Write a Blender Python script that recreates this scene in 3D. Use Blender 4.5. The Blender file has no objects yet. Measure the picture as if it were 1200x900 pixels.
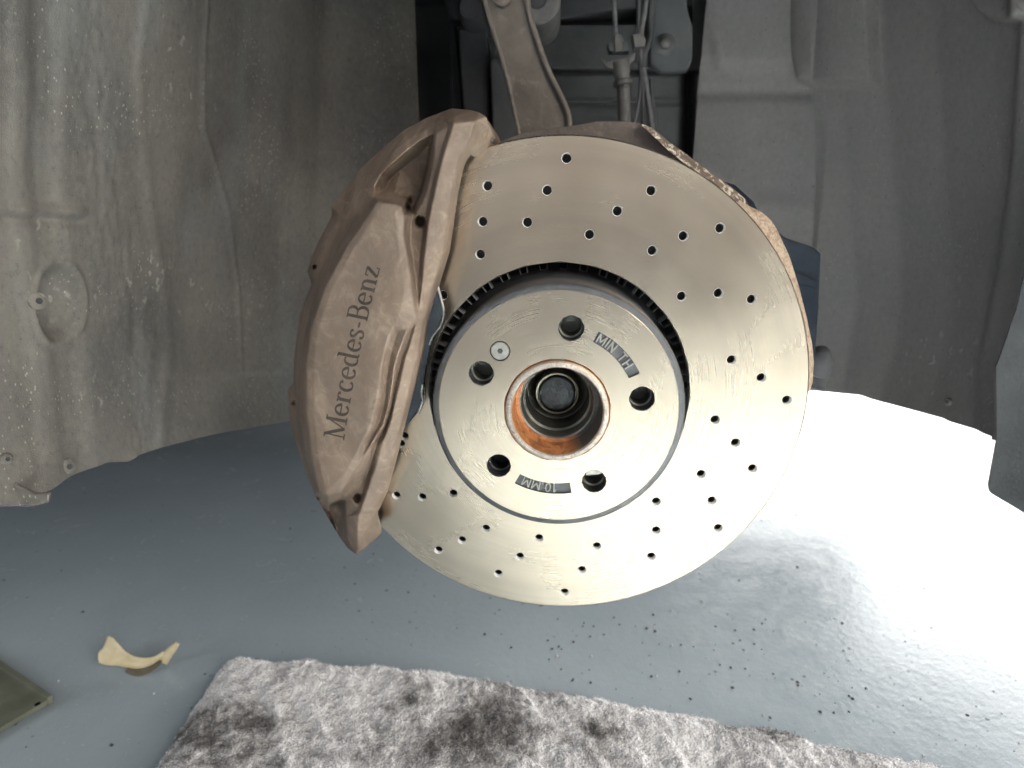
import bpy, bmesh, math, random
import numpy as np
from math import radians, sin, cos, pi, hypot, atan2
from mathutils import Vector, Matrix
from mathutils.geometry import delaunay_2d_cdt

random.seed(4); rng = np.random.default_rng(4)
scene = bpy.context.scene
COL = scene.collection

# ------------------------------------------------------------------ camera
FZ = -0.40        # floor height, with the hub centre at 0
CAM = np.array([-0.001, -0.380, 0.118]); YAW = 0.076; PITCH = 0.257; FOC = 700.0
cd = bpy.data.cameras.new('camera'); cam = bpy.data.objects.new('camera', cd); COL.objects.link(cam)
cam.location = CAM; cam.rotation_euler = (pi / 2 - PITCH, 0, YAW)
cd.sensor_width = 36; cd.lens = 36 * FOC / 1200; cd.clip_start = 0.01; cd.clip_end = 100
cd.dof.use_dof = True; cd.dof.focus_distance = 0.40; cd.dof.aperture_fstop = 7.0
scene.camera = cam

# ------------------------------------------------------------------ world, lamps, exposure
world = bpy.data.worlds.new('World'); scene.world = world; world.use_nodes = True
bg = world.node_tree.nodes['Background']
bg.inputs[0].default_value = (0.84, 0.86, 0.89, 1); bg.inputs[1].default_value = 0.30

def area(name, loc, target, sx, sy, power, color, spread=180):
    l = bpy.data.lights.new(name, 'AREA'); l.shape = 'RECTANGLE'; l.size = sx; l.size_y = sy
    l.energy = power; l.color = color; l.spread = radians(spread)
    o = bpy.data.objects.new(name, l); COL.objects.link(o); o.location = loc
    o.rotation_euler = (Vector(target) - Vector(loc)).to_track_quat('-Z', 'Y').to_euler()
    return o
# daylight of the open end of the garage, beyond the nose of the car
area('far_doorway_daylight', (1.42, 3.2, 0.2), (1.2, 0.6, 0.1), 1.3, 1.2, 52, (1.0, 0.99, 0.97))
area('far_gate_daylight', (3.5, 3.2, 0.9), (1.6, 0.6, 0.2), 2.6, 2.6, 190, (1.0, 0.99, 0.97))
# open bay behind the photographer
area('near_doorway_daylight', (2.0, -1.9, 1.25), (0, 0.1, 0), 2.0, 1.9, 72, (1.0, 0.94, 0.85))
area('cool_left_area', (-2.4, -2.0, 1.3), (-0.3, 0.1, 0), 1.2, 1.4, 14, (0.86, 0.93, 1.0))  # weak cool area light from the left, behind the camera
# sunbeam that lands on the floor in front of the wheel
area('sunbeam', (0.95, -1.0, 2.6), (0.62, -0.86, -0.4), 0.95, 1.05, 190, (1.0, 0.95, 0.86), spread=14)

scene.view_settings.view_transform = 'Standard'; scene.view_settings.look = 'None'
scene.view_settings.exposure = 0.35; scene.view_settings.gamma = 1.0
scene.view_settings.use_curve_mapping = False

# ------------------------------------------------------------------ helpers
def ray(px, py):
    x = (px - 600) / FOC; z = -(py - 450) / FOC; y = 1.0
    c, s = cos(PITCH), sin(PITCH); y, z = y * c + z * s, -y * s + z * c
    c, s = cos(YAW), sin(YAW); x, y = x * c - y * s, x * s + y * c
    return x, y, z
def at(px, py, Y):            # point seen in direction (px, py) at depth Y
    x, y, z = ray(px, py); t = (Y - CAM[1]) / y
    return Vector((CAM[0] + x * t, Y, CAM[2] + z * t))
def atz(px, py, z0):
    x, y, z = ray(px, py); t = (z0 - CAM[2]) / z
    return Vector((CAM[0] + x * t, CAM[1] + y * t, z0))
def proj(P):                  # numpy (n,3) -> image coordinates
    d = P - CAM; c, s = cos(YAW), sin(YAW)
    x = d[:, 0] * c + d[:, 1] * s; y = -d[:, 0] * s + d[:, 1] * c; z = d[:, 2]
    c, s = cos(PITCH), sin(PITCH); y2 = y * c - z * s; z2 = y * s + z * c
    return 600 + FOC * x / y2, 450 - FOC * z2 / y2

def tag(o, label=None, cat=None, group=None, kind=None):
    if label: o['label'] = label
    if cat: o['category'] = cat
    if group: o['group'] = group
    if kind: o['kind'] = kind
    return o
def thing(name, label, cat, loc=(0, 0, 0), group=None):
    o = bpy.data.objects.new(name, None); COL.objects.link(o); o.location = loc
    o.empty_display_size = 0.02
    return tag(o, label, cat, group)
def link(name, me, parent=None):
    o = bpy.data.objects.new(name, me); COL.objects.link(o)
    if parent is not None:
        o.parent = parent; o.matrix_parent_inverse = Matrix.Identity(4)
        p = parent; off = Vector((0, 0, 0))
        while p is not None: off += p.location; p = p.parent
        o.location = -off
    return o
def mesh(name, v, f, mat, parent=None, smooth=True, angle=None):
    me = bpy.data.meshes.new(name); me.from_pydata([tuple(p) for p in v], [], [tuple(int(i) for i in q) for q in f]); me.update()
    bm = bmesh.new(); bm.from_mesh(me); bmesh.ops.recalc_face_normals(bm, faces=bm.faces)
    for fc in bm.faces: fc.smooth = smooth
    if smooth and angle:
        for e in bm.edges:
            if len(e.link_faces) == 2 and e.calc_face_angle(0) > radians(angle): e.smooth = False
    bm.to_mesh(me); bm.free(); me.materials.append(mat)
    return link(name, me, parent)
def lathe(name, prof, mat, parent=None, n=128, a0=0, a1=2 * pi, centre=(0, 0), angle=35):
    """prof: (Y, r) pairs revolved about the axle (Y axis)."""
    full = abs(a1 - a0 - 2 * pi) < 1e-6; m = n if full else n + 1
    v = []; f = []
    for i in range(m):
        a = a0 + (a1 - a0) * i / n
        for (Y, r) in prof: v.append((centre[0] + r * cos(a), Y, centre[1] + r * sin(a)))
    k = len(prof)
    for i in range(n):
        j = (i + 1) % m
        for q in range(k - 1): f.append((i * k + q, i * k + q + 1, j * k + q + 1, j * k + q))
    return mesh(name, v, f, mat, parent, angle=angle)
def tube(name, pts, r, mat, parent=None, n=10, cap=True):
    pts = [Vector(p) for p in pts]; rs = r if isinstance(r, (list, tuple)) else [r] * len(pts)
    v = []; f = []; prev = None
    for i, p in enumerate(pts):
        t = (pts[min(i + 1, len(pts) - 1)] - pts[max(i - 1, 0)]).normalized()
        u = prev if prev else (Vector((1, 0, 0)) if abs(t.x) < .8 else Vector((0, 1, 0)))
        u = (u - t * u.dot(t)).normalized(); w = t.cross(u); prev = u
        for k in range(n):
            a = 2 * pi * k / n; v.append(p + (u * cos(a) + w * sin(a)) * rs[i])
    for i in range(len(pts) - 1):
        for k in range(n):
            f.append((i * n + k, i * n + (k + 1) % n, (i + 1) * n + (k + 1) % n, (i + 1) * n + k))
    if cap: f.append(tuple(range(n))); f.append(tuple((len(pts) - 1) * n + k for k in range(n)))
    return mesh(name, v, f, mat, parent, angle=50)
def smooth_line(pts, k=6):
    P = [Vector(p) for p in pts]; out = []
    for i in range(len(P) - 1):
        p0 = P[max(i - 1, 0)]; p1 = P[i]; p2 = P[i + 1]; p3 = P[min(i + 2, len(P) - 1)]
        for j in range(k):
            t = j / k; out.append(.5 * ((2 * p1) + (p2 - p0) * t + (2 * p0 - 5 * p1 + 4 * p2 - p3) * t * t + (3 * p1 - p0 - 3 * p2 + p3) * t ** 3))
    out.append(P[-1]); return out
def slab(name, front, back, mat, parent=None, bevel=0.0):
    """closed solid between two outlines with the same number of points"""
    n = len(front); v = list(front) + list(back)
    f = [tuple(range(n)), tuple(range(2 * n - 1, n - 1, -1))] + [(i, (i + 1) % n, n + (i + 1) % n, n + i) for i in range(n)]
    me = bpy.data.meshes.new(name); me.from_pydata([tuple(p) for p in v], [], f)
    bm = bmesh.new(); bm.from_mesh(me); bmesh.ops.recalc_face_normals(bm, faces=bm.faces)
    if bevel:
        bmesh.ops.bevel(bm, geom=list(bm.edges), offset=bevel, segments=3, profile=.6, affect='EDGES', clamp_overlap=True)
    for fc in bm.faces: fc.smooth = True
    for e in bm.edges:
        if len(e.link_faces) == 2 and e.calc_face_angle(0) > radians(35): e.smooth = False
    bm.to_mesh(me); bm.free(); me.materials.append(mat)
    return link(name, me, parent)
def pslab(name, pts, Y0, Y1, mat, parent=None, bevel=0.0):
    F = [at(x, y, Y0) for x, y in pts]; B = [Vector((p.x, Y1, p.z)) for p in F]
    return slab(name, F, B, mat, parent, bevel)
def inside(x, y, poly):
    x = np.asarray(x); y = np.asarray(y); r = np.zeros(x.shape, bool); n = len(poly)
    for i in range(n):
        x0, y0 = poly[i][0], poly[i][1]; x1, y1 = poly[(i + 1) % n][0], poly[(i + 1) % n][1]
        c = ((y0 > y) != (y1 > y)); xx = (x1 - x0) * (y - y0) / ((y1 - y0) or 1e-12) + x0
        r ^= c & (x < xx)
    return r
def vnoise(x, y, s, seed=0):
    """smooth value noise, numpy"""
    x = np.asarray(x) / s; y = np.asarray(y) / s
    T = np.random.default_rng(seed).random((256, 256))
    xi = np.floor(x).astype(int); yi = np.floor(y).astype(int); fx = x - xi; fy = y - yi
    fx = fx * fx * (3 - 2 * fx); fy = fy * fy * (3 - 2 * fy)
    g = lambda a, b: T[a % 256, b % 256]
    return (g(xi, yi) * (1 - fx) + g(xi + 1, yi) * fx) * (1 - fy) + (g(xi, yi + 1) * (1 - fx) + g(xi + 1, yi + 1) * fx) * fy
def fbm(x, y, s, o=4, seed=0):
    r = 0; a = 1; t = 0
    for i in range(o): r = r + a * vnoise(x, y, s / 2 ** i, seed + i * 7); t += a; a *= .5
    return r / t
def sstep(x, a, b):
    t = np.clip((np.asarray(x, float) - a) / (b - a), 0, 1); return t * t * (3 - 2 * t)

# ------------------------------------------------------------------ materials
class N:
    def __init__(s, name):
        s.m = bpy.data.materials.new(name); s.m.use_nodes = True; s.t = s.m.node_tree; s.p = s.t.nodes['Principled BSDF']
        s.co = s.new('ShaderNodeTexCoord').outputs['Object']
    def new(s, k, **kw):
        n = s.t.nodes.new(k)
        for a, b in kw.items(): setattr(n, a, b)
        return n
    def ln(s, a, b): s.t.links.new(a, b)
    def noise(s, scale, detail=4, rough=.55, co=None, dist=0):
        n = s.new('ShaderNodeTexNoise'); n.inputs['Scale'].default_value = scale; n.inputs['Detail'].default_value = detail
        n.inputs['Roughness'].default_value = rough; n.inputs['Distortion'].default_value = dist
        s.ln(co or s.co, n.inputs['Vector']); return n.outputs['Fac']
    def voro(s, scale, co=None, feature='F1', rand=1):
        n = s.new('ShaderNodeTexVoronoi', feature=feature); n.inputs['Scale'].default_value = scale; n.inputs['Randomness'].default_value = rand
        s.ln(co or s.co, n.inputs['Vector']); return n.outputs['Distance']
    def stretch(s, v):
        n = s.new('ShaderNodeMapping'); n.inputs['Scale'].default_value = v; s.ln(s.co, n.inputs['Vector']); return n.outputs[0]
    def ramp(s, f, stops):
        n = s.new('ShaderNodeValToRGB'); e = n.color_ramp.elements
        while len(e) < len(stops): e.new(.5)
        for q, (p, c) in zip(e, stops): q.position = p; q.color = (c if isinstance(c, tuple) else (c, c, c)) + (1,) if not (isinstance(c, tuple) and len(c) == 4) else c
        s.ln(f, n.inputs[0]); return n.outputs[0]
    def mix(s, f, a, b, mode='MIX'):
        n = s.new('ShaderNodeMix', data_type='RGBA', blend_type=mode)
        for i, x in ((0, f), (6, a), (7, b)):
            if isinstance(x, (int, float)): n.inputs[i].default_value = x
            elif isinstance(x, tuple): n.inputs[i].default_value = x + (1,)
            else: s.ln(x, n.inputs[i])
        return n.outputs[2]
    def math(s, op, a, b=0.0):
        n = s.new('ShaderNodeMath', operation=op)
        for i, x in ((0, a), (1, b)):
            if isinstance(x, (int, float)): n.inputs[i].default_value = x
            else: s.ln(x, n.inputs[i])
        return n.outputs[0]
    def bump(s, h, dist, strength=1.0, prev=None):
        n = s.new('ShaderNodeBump'); n.inputs['Distance'].default_value = dist; n.inputs['Strength'].default_value = strength
        s.ln(h, n.inputs['Height'])
        if prev: s.ln(prev, n.inputs['Normal'])
        s.ln(n.outputs[0], s.p.inputs['Normal']); return n.outputs[0]
    def set(s, **k):
        for a, b in k.items():
            i = s.p.inputs[a.replace('_', ' ')]
            if isinstance(b, (int, float)): i.default_value = b
            elif isinstance(b, tuple): i.default_value = b + (1,)
            else: s.ln(b, i)
        return s

def simple(name, c1, c2, scale=30, rough=.6, metal=0, bump=0.0003, bscale=400, spec=.5):
    m = N(name); f = m.noise(scale, 5)
    m.set(Base_Color=m.mix(m.ramp(f, [(.35, 0.0), (.65, 1.0)]), c1, c2), Metallic=metal)
    m.set(Specular_IOR_Level=spec)
    m.set(Roughness=m.ramp(m.noise(scale * 2.3), [(.3, rough * .85), (.7, min(1, rough * 1.12))]))
    m.bump(m.noise(bscale, 3), bump, .8)
    return m.m

def mat_disc(name, radial_wear):
    m = N(name); m.set(Metallic=1.0)
    sep = m.new('ShaderNodeSeparateXYZ'); m.ln(m.co, sep.inputs[0])
    rr = m.math('SQRT', m.math('ADD', m.math('MULTIPLY', sep.outputs[0], sep.outputs[0]), m.math('MULTIPLY', sep.outputs[2], sep.outputs[2])))
    cmb = m.new('ShaderNodeCombineXYZ'); m.ln(rr, cmb.inputs[0])
    rings = m.noise(420, 3, .6, cmb.outputs[0])                       # fine turned rings
    broad = m.noise(70, 2, .5, cmb.outputs[0])
    cloud = m.noise(12, 3, .5)
    base = m.mix(m.ramp(cloud, [(.3, 0.0), (.7, 1.0)]), (.79, .655, .505), (.885, .76, .605))
    base = m.mix(m.ramp(broad, [(.4, 0.0), (.7, .35)]), base, (.60, .52, .42))
    smear = m.noise(24, 4, .6, dist=.35)
    base = m.mix(m.ramp(smear, [(.58, 0.0), (.85, .35)]), base, (.52, .44, .33))   # oily smears
    base = m.mix(m.ramp(rings, [(.45, 0.0), (.75, .15)]), base, (.52, .46, .38))
    m.set(Base_Color=base)
    ro = m.math('ADD', m.math('MULTIPLY', cloud, .16), m.math('MULTIPLY', smear, .05))
    m.set(Roughness=m.math('ADD', m.math('ADD', ro, .12), m.math('MULTIPLY', rings, .08)))
    m.set(Anisotropic=.45)
    tn = m.new('ShaderNodeTangent', direction_type='RADIAL', axis='Y'); m.ln(tn.outputs[0], m.p.inputs['Tangent'])
    b = m.bump(rings, .00001, .2)
    m.bump(m.noise(60, 2), .0003, .10, b)
    return m.m

def mat_caliper():
    m = N('caliper_paint')
    c = m.noise(28, 6, .6, dist=.4)
    base = m.mix(m.ramp(c, [(.3, 0.0), (.7, 1.0)]), (.130, .092, .066), (.205, .150, .112))
    dust = m.noise(75, 6, .7, dist=1.5)
    base = m.mix(m.ramp(dust, [(.48, 0.0), (.72, .7)]), base, (.34, .265, .21))
    grime = m.noise(19, 5, .65, m.stretch((1, 1, .4)), dist=1.0)
    base = m.mix(m.ramp(grime, [(.44, 0.0), (.64, .75)]), base, (.085, .063, .050))
    m.set(Base_Color=base, Metallic=.12, Specular_IOR_Level=.35)
    m.set(Roughness=m.ramp(dust, [(.3, .40), (.7, .62)]))
    b = m.bump(m.noise(1300, 2), .0002, .6)
    m.bump(m.noise(120, 4), .0006, .25, b)
    return m.m

def mat_liner(name, dirt, dark, mud, mudamt, cool):
    m = N(name)
    c = m.noise(7, 4, .55)
    base = m.mix(m.ramp(c, [(.33, 0.0), (.68, 1.0)]), dark, dirt)
    st = m.noise(14, 4, .55, m.stretch((1, 1, .22)), dist=.2)
    base = m.mix(m.ramp(st, [(.50, 0.0), (.70, .5)]), base, cool)
    gr = m.noise(210, 5, .75, m.stretch((1, 1, .7)))
    base = m.mix(m.ramp(gr, [(.52, 0.0), (.66, .30 * mudamt)]), base, tuple(x * 1.5 for x in dirt))
    base = m.mix(m.ramp(gr, [(.34, .45 * mudamt), (.46, 0.0)]), base, tuple(x * .5 for x in dark))
    # thrown mud flecks, stretched along the way the wheel throws them
    wv = m.new('ShaderNodeTexNoise'); wv.inputs['Scale'].default_value = 120; m.ln(m.co, wv.inputs['Vector'])
    vs = m.new('ShaderNodeVectorMath', operation='SCALE'); m.ln(wv.outputs['Color'], vs.inputs[0]); vs.inputs[3].default_value = .012
    va_ = m.new('ShaderNodeVectorMath', operation='ADD'); m.ln(m.stretch((1, 1, .5)), va_.inputs[0]); m.ln(vs.outputs[0], va_.inputs[1])
    fl = m.voro(95, va_.outputs[0])
    gate = m.noise(5, 2, .5)
    k = m.math('MULTIPLY', m.ramp(fl, [(.13, 1.0), (.26, 0.0)]), m.ramp(gate, [(.57, 0.0), (.70, mudamt * .8)]))
    base = m.mix(k, base, mud)
    fl2 = m.voro(260, m.stretch((1, 1, .6)))
    k2 = m.math('MULTIPLY', m.ramp(fl2, [(.12, 1.0), (.2, 0.0)]), m.ramp(m.noise(12, 3), [(.49, 0.0), (.62, mudamt * .6)]))
    base = m.mix(k2, base, mud)
    dk = m.voro(70)
    base = m.mix(m.ramp(dk, [(.05, .5), (.085, 0.0)]), base, (.04, .04, .04))
    m.set(Base_Color=base, Roughness=m.ramp(c, [(.3, .55), (.7, .85)]), Specular_IOR_Level=.35)
    b = m.bump(m.noise(900, 3, .7), .0006, .6)
    b = m.bump(k, .0015, .7, b)
    m.bump(m.noise(45, 3, .5, m.stretch((1, 1, .4))), .002, .35, b)
    return m.m

def mat_floor():
    m = N('floor_paint')
    c = m.noise(3.2, 5, .6)
    base = m.mix(m.ramp(c, [(.3, 0.0), (.7, 1.0)]), (.295, .348, .385), (.355, .408, .442))
    dust = m.noise(26, 6, .7, dist=1)
    base = m.mix(m.ramp(dust, [(.55, 0.0), (.75, .35)]), base, (.30, .31, .30))
    w = m.voro(42); g = m.noise(5, 3)
    base = m.mix(m.math('MULTIPLY', m.ramp(w, [(.06, 1.0), (.10, 0.0)]), m.ramp(g, [(.45, 0.0), (.6, .85)])), base, (.03, .035, .04))
    w2 = m.voro(63, m.stretch((1, 1.5, 1)))
    base = m.mix(m.math('MULTIPLY', m.ramp(w2, [(.05, 1.0), (.09, 0.0)]), m.ramp(m.noise(4, 3), [(.48, 0.0), (.6, .7)])), base, (.5, .53, .55))
    m.set(Base_Color=base, Specular_IOR_Level=.5)
    m.set(Roughness=m.ramp(dust, [(.3, .13), (.7, .30)]))
    b = m.bump(m.noise(110, 3, .5), .0006, .5)
    b = m.bump(m.noise(420, 2), .0004, .35, b)
    m.bump(m.noise(9, 2), .002, .3, b)
    return m.m

def mat_cloth():
    m = N('terry_cloth')
    sp = m.new('ShaderNodeSeparateXYZ'); m.ln(m.co, sp.inputs[0])
    wob = m.noise(17, 7, .72, dist=.6)
    fib = m.ramp(m.noise(60, 5, .7, dist=1.5), [(.32, .45), (.52, 1.0)])
    c = m.noise(13, 7, .68, dist=1.0)
    soil = m.noise(6.0, 6, .62, dist=.9)
    base = m.mix(m.ramp(c, [(.35, 0.0), (.65, 1.0)]), (.70, .685, .69), (.87, .86, .865))
    base = m.mix(m.ramp(soil, [(.54, 0.0), (.64, .5), (.76, .85)]), base, (.085, .08, .078))
    s2 = m.noise(34, 6, .7, dist=1.3)
    base = m.mix(m.ramp(s2, [(.55, 0.0), (.70, .65)]), base, (.22, .19, .17))
    # the big soaked-in oil stains
    for (px, py, rx, ry) in ((255, 885, .075, .05), (575, 880, .05, .07), (480, 842, .035, .03), (395, 784, .06, .02), (905, 872, .05, .025), (1035, 886, .012, .012), (700, 895, .03, .05)):
        c_ = atz(px, py, FZ)
        dx = m.math('DIVIDE', m.math('SUBTRACT', sp.outputs[0], c_.x), rx); dy = m.math('DIVIDE', m.math('SUBTRACT', sp.outputs[1], c_.y), ry)
        d_ = m.math('ADD', m.math('SQRT', m.math('ADD', m.math('MULTIPLY', dx, dx), m.math('MULTIPLY', dy, dy))), m.math('MULTIPLY', wob, 4.0))
        base = m.mix(m.math('MULTIPLY', m.ramp(m.math('MULTIPLY', d_, .33), [(.78, .85), (1.0, 0.0)]), fib), base, (.085, .078, .072))
    m.set(Base_Color=base, Roughness=.95, Specular_IOR_Level=.1)
    b = m.bump(m.voro(430), .0022, .8)
    m.bump(m.noise(1500, 2), .0008, .5, b)
    return m.m

M = {}
M['disc'] = mat_disc('turned_steel', 1)
M['hat_face'] = mat_disc('hat_steel', 0)
M['caliper'] = mat_caliper()
M['lettering'] = simple('lettering_grey_brown', (.018, .014, .011), (.04, .03, .025), 120, .8, 0, spec=.15)
M['hat_grey'] = simple('hat_zinc_grey', (.045, .047, .05), (.075, .077, .08), 60, .55, .1, .0003, 500)
M['vane'] = simple('vane_grey', (.22, .225, .23), (.31, .31, .30), 90, .6, .0)
M['hole_shade'] = simple('painted_hole_shade', (.015, .015, .017), (.03, .03, .032), 80, .5)  # near-black colour stands in for the shade inside holes and sockets
M['hole_edge'] = simple('chamfer_bright', (.70, .69, .66), (.82, .81, .78), 80, .3, .9)
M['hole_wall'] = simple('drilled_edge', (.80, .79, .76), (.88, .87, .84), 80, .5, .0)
M['bolt_wall'] = simple('bolt_hole_wall', (.05, .055, .06), (.09, .09, .09), 80, .35, .6)
M['rust_ring'] = N('rusty_pilot').m
def rusty(name, a, b, c, lo, hi, scale, rough=.75, metal=0.0):
    m = N(name); f = m.noise(scale, 6, .7, dist=1)
    base = m.mix(m.ramp(f, [(lo, 0.0), (hi, 1.0)]), a, b)
    base = m.mix(m.ramp(m.noise(scale * 3.1, 4, .7), [(.56, 0.0), (.66, .8)]), base, c)
    m.set(Base_Color=base, Roughness=rough, Metallic=metal); m.bump(m.noise(scale * 6, 4), .0008, .7); return m.m
def bore_rust():
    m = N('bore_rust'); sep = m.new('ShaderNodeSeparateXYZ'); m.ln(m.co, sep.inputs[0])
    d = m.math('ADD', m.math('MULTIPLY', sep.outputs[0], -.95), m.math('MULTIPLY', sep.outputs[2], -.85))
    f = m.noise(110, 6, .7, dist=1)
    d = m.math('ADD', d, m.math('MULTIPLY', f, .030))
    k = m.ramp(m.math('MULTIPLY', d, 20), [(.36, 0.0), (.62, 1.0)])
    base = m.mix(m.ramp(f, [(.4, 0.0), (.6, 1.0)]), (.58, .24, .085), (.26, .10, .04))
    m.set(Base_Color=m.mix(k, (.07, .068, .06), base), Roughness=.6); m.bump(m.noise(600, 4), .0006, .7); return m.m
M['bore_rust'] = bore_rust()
M['rust'] = rusty('orange_rust', (.48, .16, .035), (.30, .10, .03), (.55, .30, .12), .35, .65, 120, .7)
M['hub_lip'] = rusty('worn_hub_lip', (.52, .46, .40), (.70, .64, .57), (.26, .12, .06), .40, .6, 170, .42, .8)
M['hub_dark'] = simple('hub_bore_dark', (.10, .105, .095), (.18, .18, .155), 70, .42, .45)
M['shaft'] = simple('shaft_end', (.028, .032, .036), (.048, .053, .057), 140, .45, .4)
M['brass'] = simple('oily_rim', (.09, .08, .06), (.16, .145, .11), 80, .35, .8)
M['letter'] = simple('stamped_letter', (.34, .34, .32), (.46, .45, .42), 300, .5, .3)
M['pad'] = simple('pad_plate', (.022, .027, .034), (.04, .045, .052), 90, .75, 0, spec=.04)
M['clip'] = simple('spring_clip', (.25, .25, .25), (.45, .44, .42), 120, .3, .9)
M['screw'] = simple('screw_steel', (.48, .46, .41), (.62, .60, .54), 200, .38, .9)
M['shield'] = rusty('shield_brown', (.07, .055, .048), (.12, .095, .082), (.16, .125, .10), .35, .65, 40, .65, .2)
M['shield_rust'] = rusty('shield_edge_rust', (.33, .22, .16), (.50, .40, .29), (.10, .055, .035), .42, .56, 210, .7)
M['shield_flake'] = rusty('shield_edge_flakes', (.13, .09, .065), (.62, .55, .45), (.08, .05, .035), .50, .58, 150, .7)
M['arm'] = rusty('arm_brown', (.095, .078, .066), (.14, .118, .10), (.175, .15, .13), .35, .65, 25, .6, .15)
M['bracket'] = simple('bracket_plastic', (.008, .010, .014), (.014, .017, .022), 40, .8, spec=.03)
M['black'] = simple('black_rubber', (.02, .021, .023), (.04, .04, .042), 40, .55)
M['cavity'] = simple('cavity_dark', (.03, .03, .032), (.045, .045, .048), 20, .8, spec=.2)
M['panel'] = simple('body_panel_paint', (.055, .058, .062), (.085, .086, .088), 14, .6, 0, .0008, 160, .25)
M['panel_dark'] = simple('panel_dark', (.028, .029, .032), (.046, .047, .05), 14, .6, spec=.2)
M['cable'] = simple('cable_grey', (.07, .07, .075), (.13, .127, .125), 90, .5)
M['boot'] = simple('boot_grey_brown', (.08, .077, .075), (.135, .128, .122), 90, .6)
M['liner_l'] = mat_liner('wheel_arch_liner_left', (.155, .142, .124), (.078, .074, .070), (.46, .44, .39), .85, (.15, .158, .158))
M['liner_r'] = mat_liner('wheel_arch_liner_right', (.205, .193, .186), (.155, .15, .147), (.40, .39, .37), .6, (.175, .173, .172))
M['flank'] = simple('liner_flank', (.035, .036, .038), (.055, .056, .058), 14, .8, 0, .0008, 260, .05)
M['lip'] = mat_liner('arch_lip', (.19, .20, .205), (.15, .16, .17), (.5, .5, .48), .5, (.2, .21, .22))
M['floor'] = mat_floor()
M['cloth'] = mat_cloth()
M['flake'] = simple('dry_flake', (.55, .47, .28), (.68, .60, .42), 60, .6, 0, .0004, 300)
M['flake_under'] = simple('flake_under', (.10, .085, .06), (.16, .14, .10), 60, .6)
M['plate'] = simple('plate_olive', (.13, .14, .105), (.19, .20, .155), 18, .4, .2)
M['underbody'] = simple('underbody', (.03, .03, .032), (.05, .05, .05), 6, .8)
M['grit_dark'] = simple('grit_dark', (.03, .03, .03), (.06, .055, .05), 90, .8)
M['grit_light'] = simple('grit_light', (.45, .46, .46), (.6, .6, .58), 90, .7)

# ------------------------------------------------------------------ floor and far setting
s = 14
fl = mesh('garage_floor', [(-s, -s, FZ), (s, -s, FZ), (s, s, FZ), (-s, s, FZ)], [(0, 1, 2, 3)], M['floor'], smooth=False)
tag(fl, kind='structure')

# underside of the car beyond the wheel well
ub = thing('car_underbody', 'dark underside of the raised car behind the wheel well', 'car underbody', (-0.6, 1.2, -0.13))
slab('floor_pan', [Vector(p) for p in [(-3.2, .50, -.13), (.30, .50, -.13), (.30, 2.1, -.13), (-3.2, 2.1, -.13)]],
     [Vector(p) for p in [(-3.2, .50, .45), (.30, .50, .45), (.30, 2.1, .45), (-3.2, 2.1, .45)]], M['underbody'], ub, .02)

# ------------------------------------------------------------------ wheel arch liners
def grid_faces(nu, nv):
    i, j = np.meshgrid(np.arange(nu - 1), np.arange(nv - 1), indexing='ij')
    a = i * nv + j
    return np.stack([a, a + 1, a + nv + 1, a + nv], -1).reshape(-1, 4)

softz = lambda z: .25 * np.tanh(z / .25)
def liner(name, side, prof, bottom, ztop, relief, mat, parent, nu=420, nv=300, thick=.003):
    prof = np.array(prof); d = np.r_[0, np.cumsum(np.hypot(*np.diff(prof, axis=0).T))]
    sv = np.linspace(0, d[-1], nu)
    # rounded profile
    Y = np.interp(sv, d, prof[:, 0]); R = np.interp(sv, d, prof[:, 1])
    k = np.exp(-np.linspace(-2, 2, 15) ** 2); k /= k.sum()
    pad = lambda a: np.convolve(np.r_[np.full(7, a[0]) - (a[1] - a[0]) * np.arange(7, 0, -1), a, np.full(7, a[-1]) + (a[-1] - a[-2]) * np.arange(1, 8)], k, 'valid')
    Y = pad(Y); R = pad(R)
    X0 = side * R
    zb = np.full(nu, -.1)
    for _ in range(25):
        xx = side * (R - sstep(R, .27, .38) * (.39 - np.sqrt(.39 ** 2 - softz(zb) ** 2)))
        px, py = proj(np.stack([xx, Y, zb], 1))
        yb = np.interp(px, [b[0] for b in bottom], [b[1] for b in bottom])
        zb = zb + (py - yb) * .0006
    V = np.zeros((nu, nv, 3)); t = np.linspace(0, 1, nv)
    for i in range(nu):
        z = zb[i] + (ztop - zb[i]) * t
        V[i, :, 2] = z; V[i, :, 1] = Y[i]; w_ = float(sstep(R[i], .27, .38)); V[i, :, 0] = side * (R[i] - w_ * (.39 - np.sqrt(.39 ** 2 - softz(z) ** 2)))
    P = V.reshape(-1, 3)
    gu = np.gradient(V, axis=0); gv = np.gradient(V, axis=1); nrm = np.cross(gu, gv); nrm /= np.linalg.norm(nrm, axis=2, keepdims=True) + 1e-12
    toc = CAM - V; sg = np.sign((nrm * toc).sum(2).mean()); nrm *= sg
    px, py = proj(P)
    h = relief(px, py).reshape(nu, nv, 1)
    V = V + nrm * h
    # folded lower edge gives the sheet a thickness
    F = grid_faces(nu, nv)
    low = V[:, 0] - nrm[:, 0] * thick * 2
    low2 = V[:, 6] - nrm[:, 6] * thick * 2
    n0 = nu * nv
    P = np.vstack([V.reshape(-1, 3), low, low2])
    i = np.arange(nu - 1)
    F2 = np.stack([i * nv, (i + 1) * nv, n0 + i + 1, n0 + i], 1)
    F3 = np.stack([n0 + i, n0 + i + 1, n0 + nu + i + 1, n0 + nu + i], 1)
    SURF[name + str(side)] = V.reshape(-1, 3)
    return mesh(name, P, np.vstack([F, F2, F3]), mat, parent, smooth=True, angle=60)
SURF = {}
def on_surface(key, px, py):
    V = SURF[key]; a, b = proj(V); i = np.argmin((a - px) ** 2 + (b - py) ** 2); return Vector(V[i])

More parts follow.
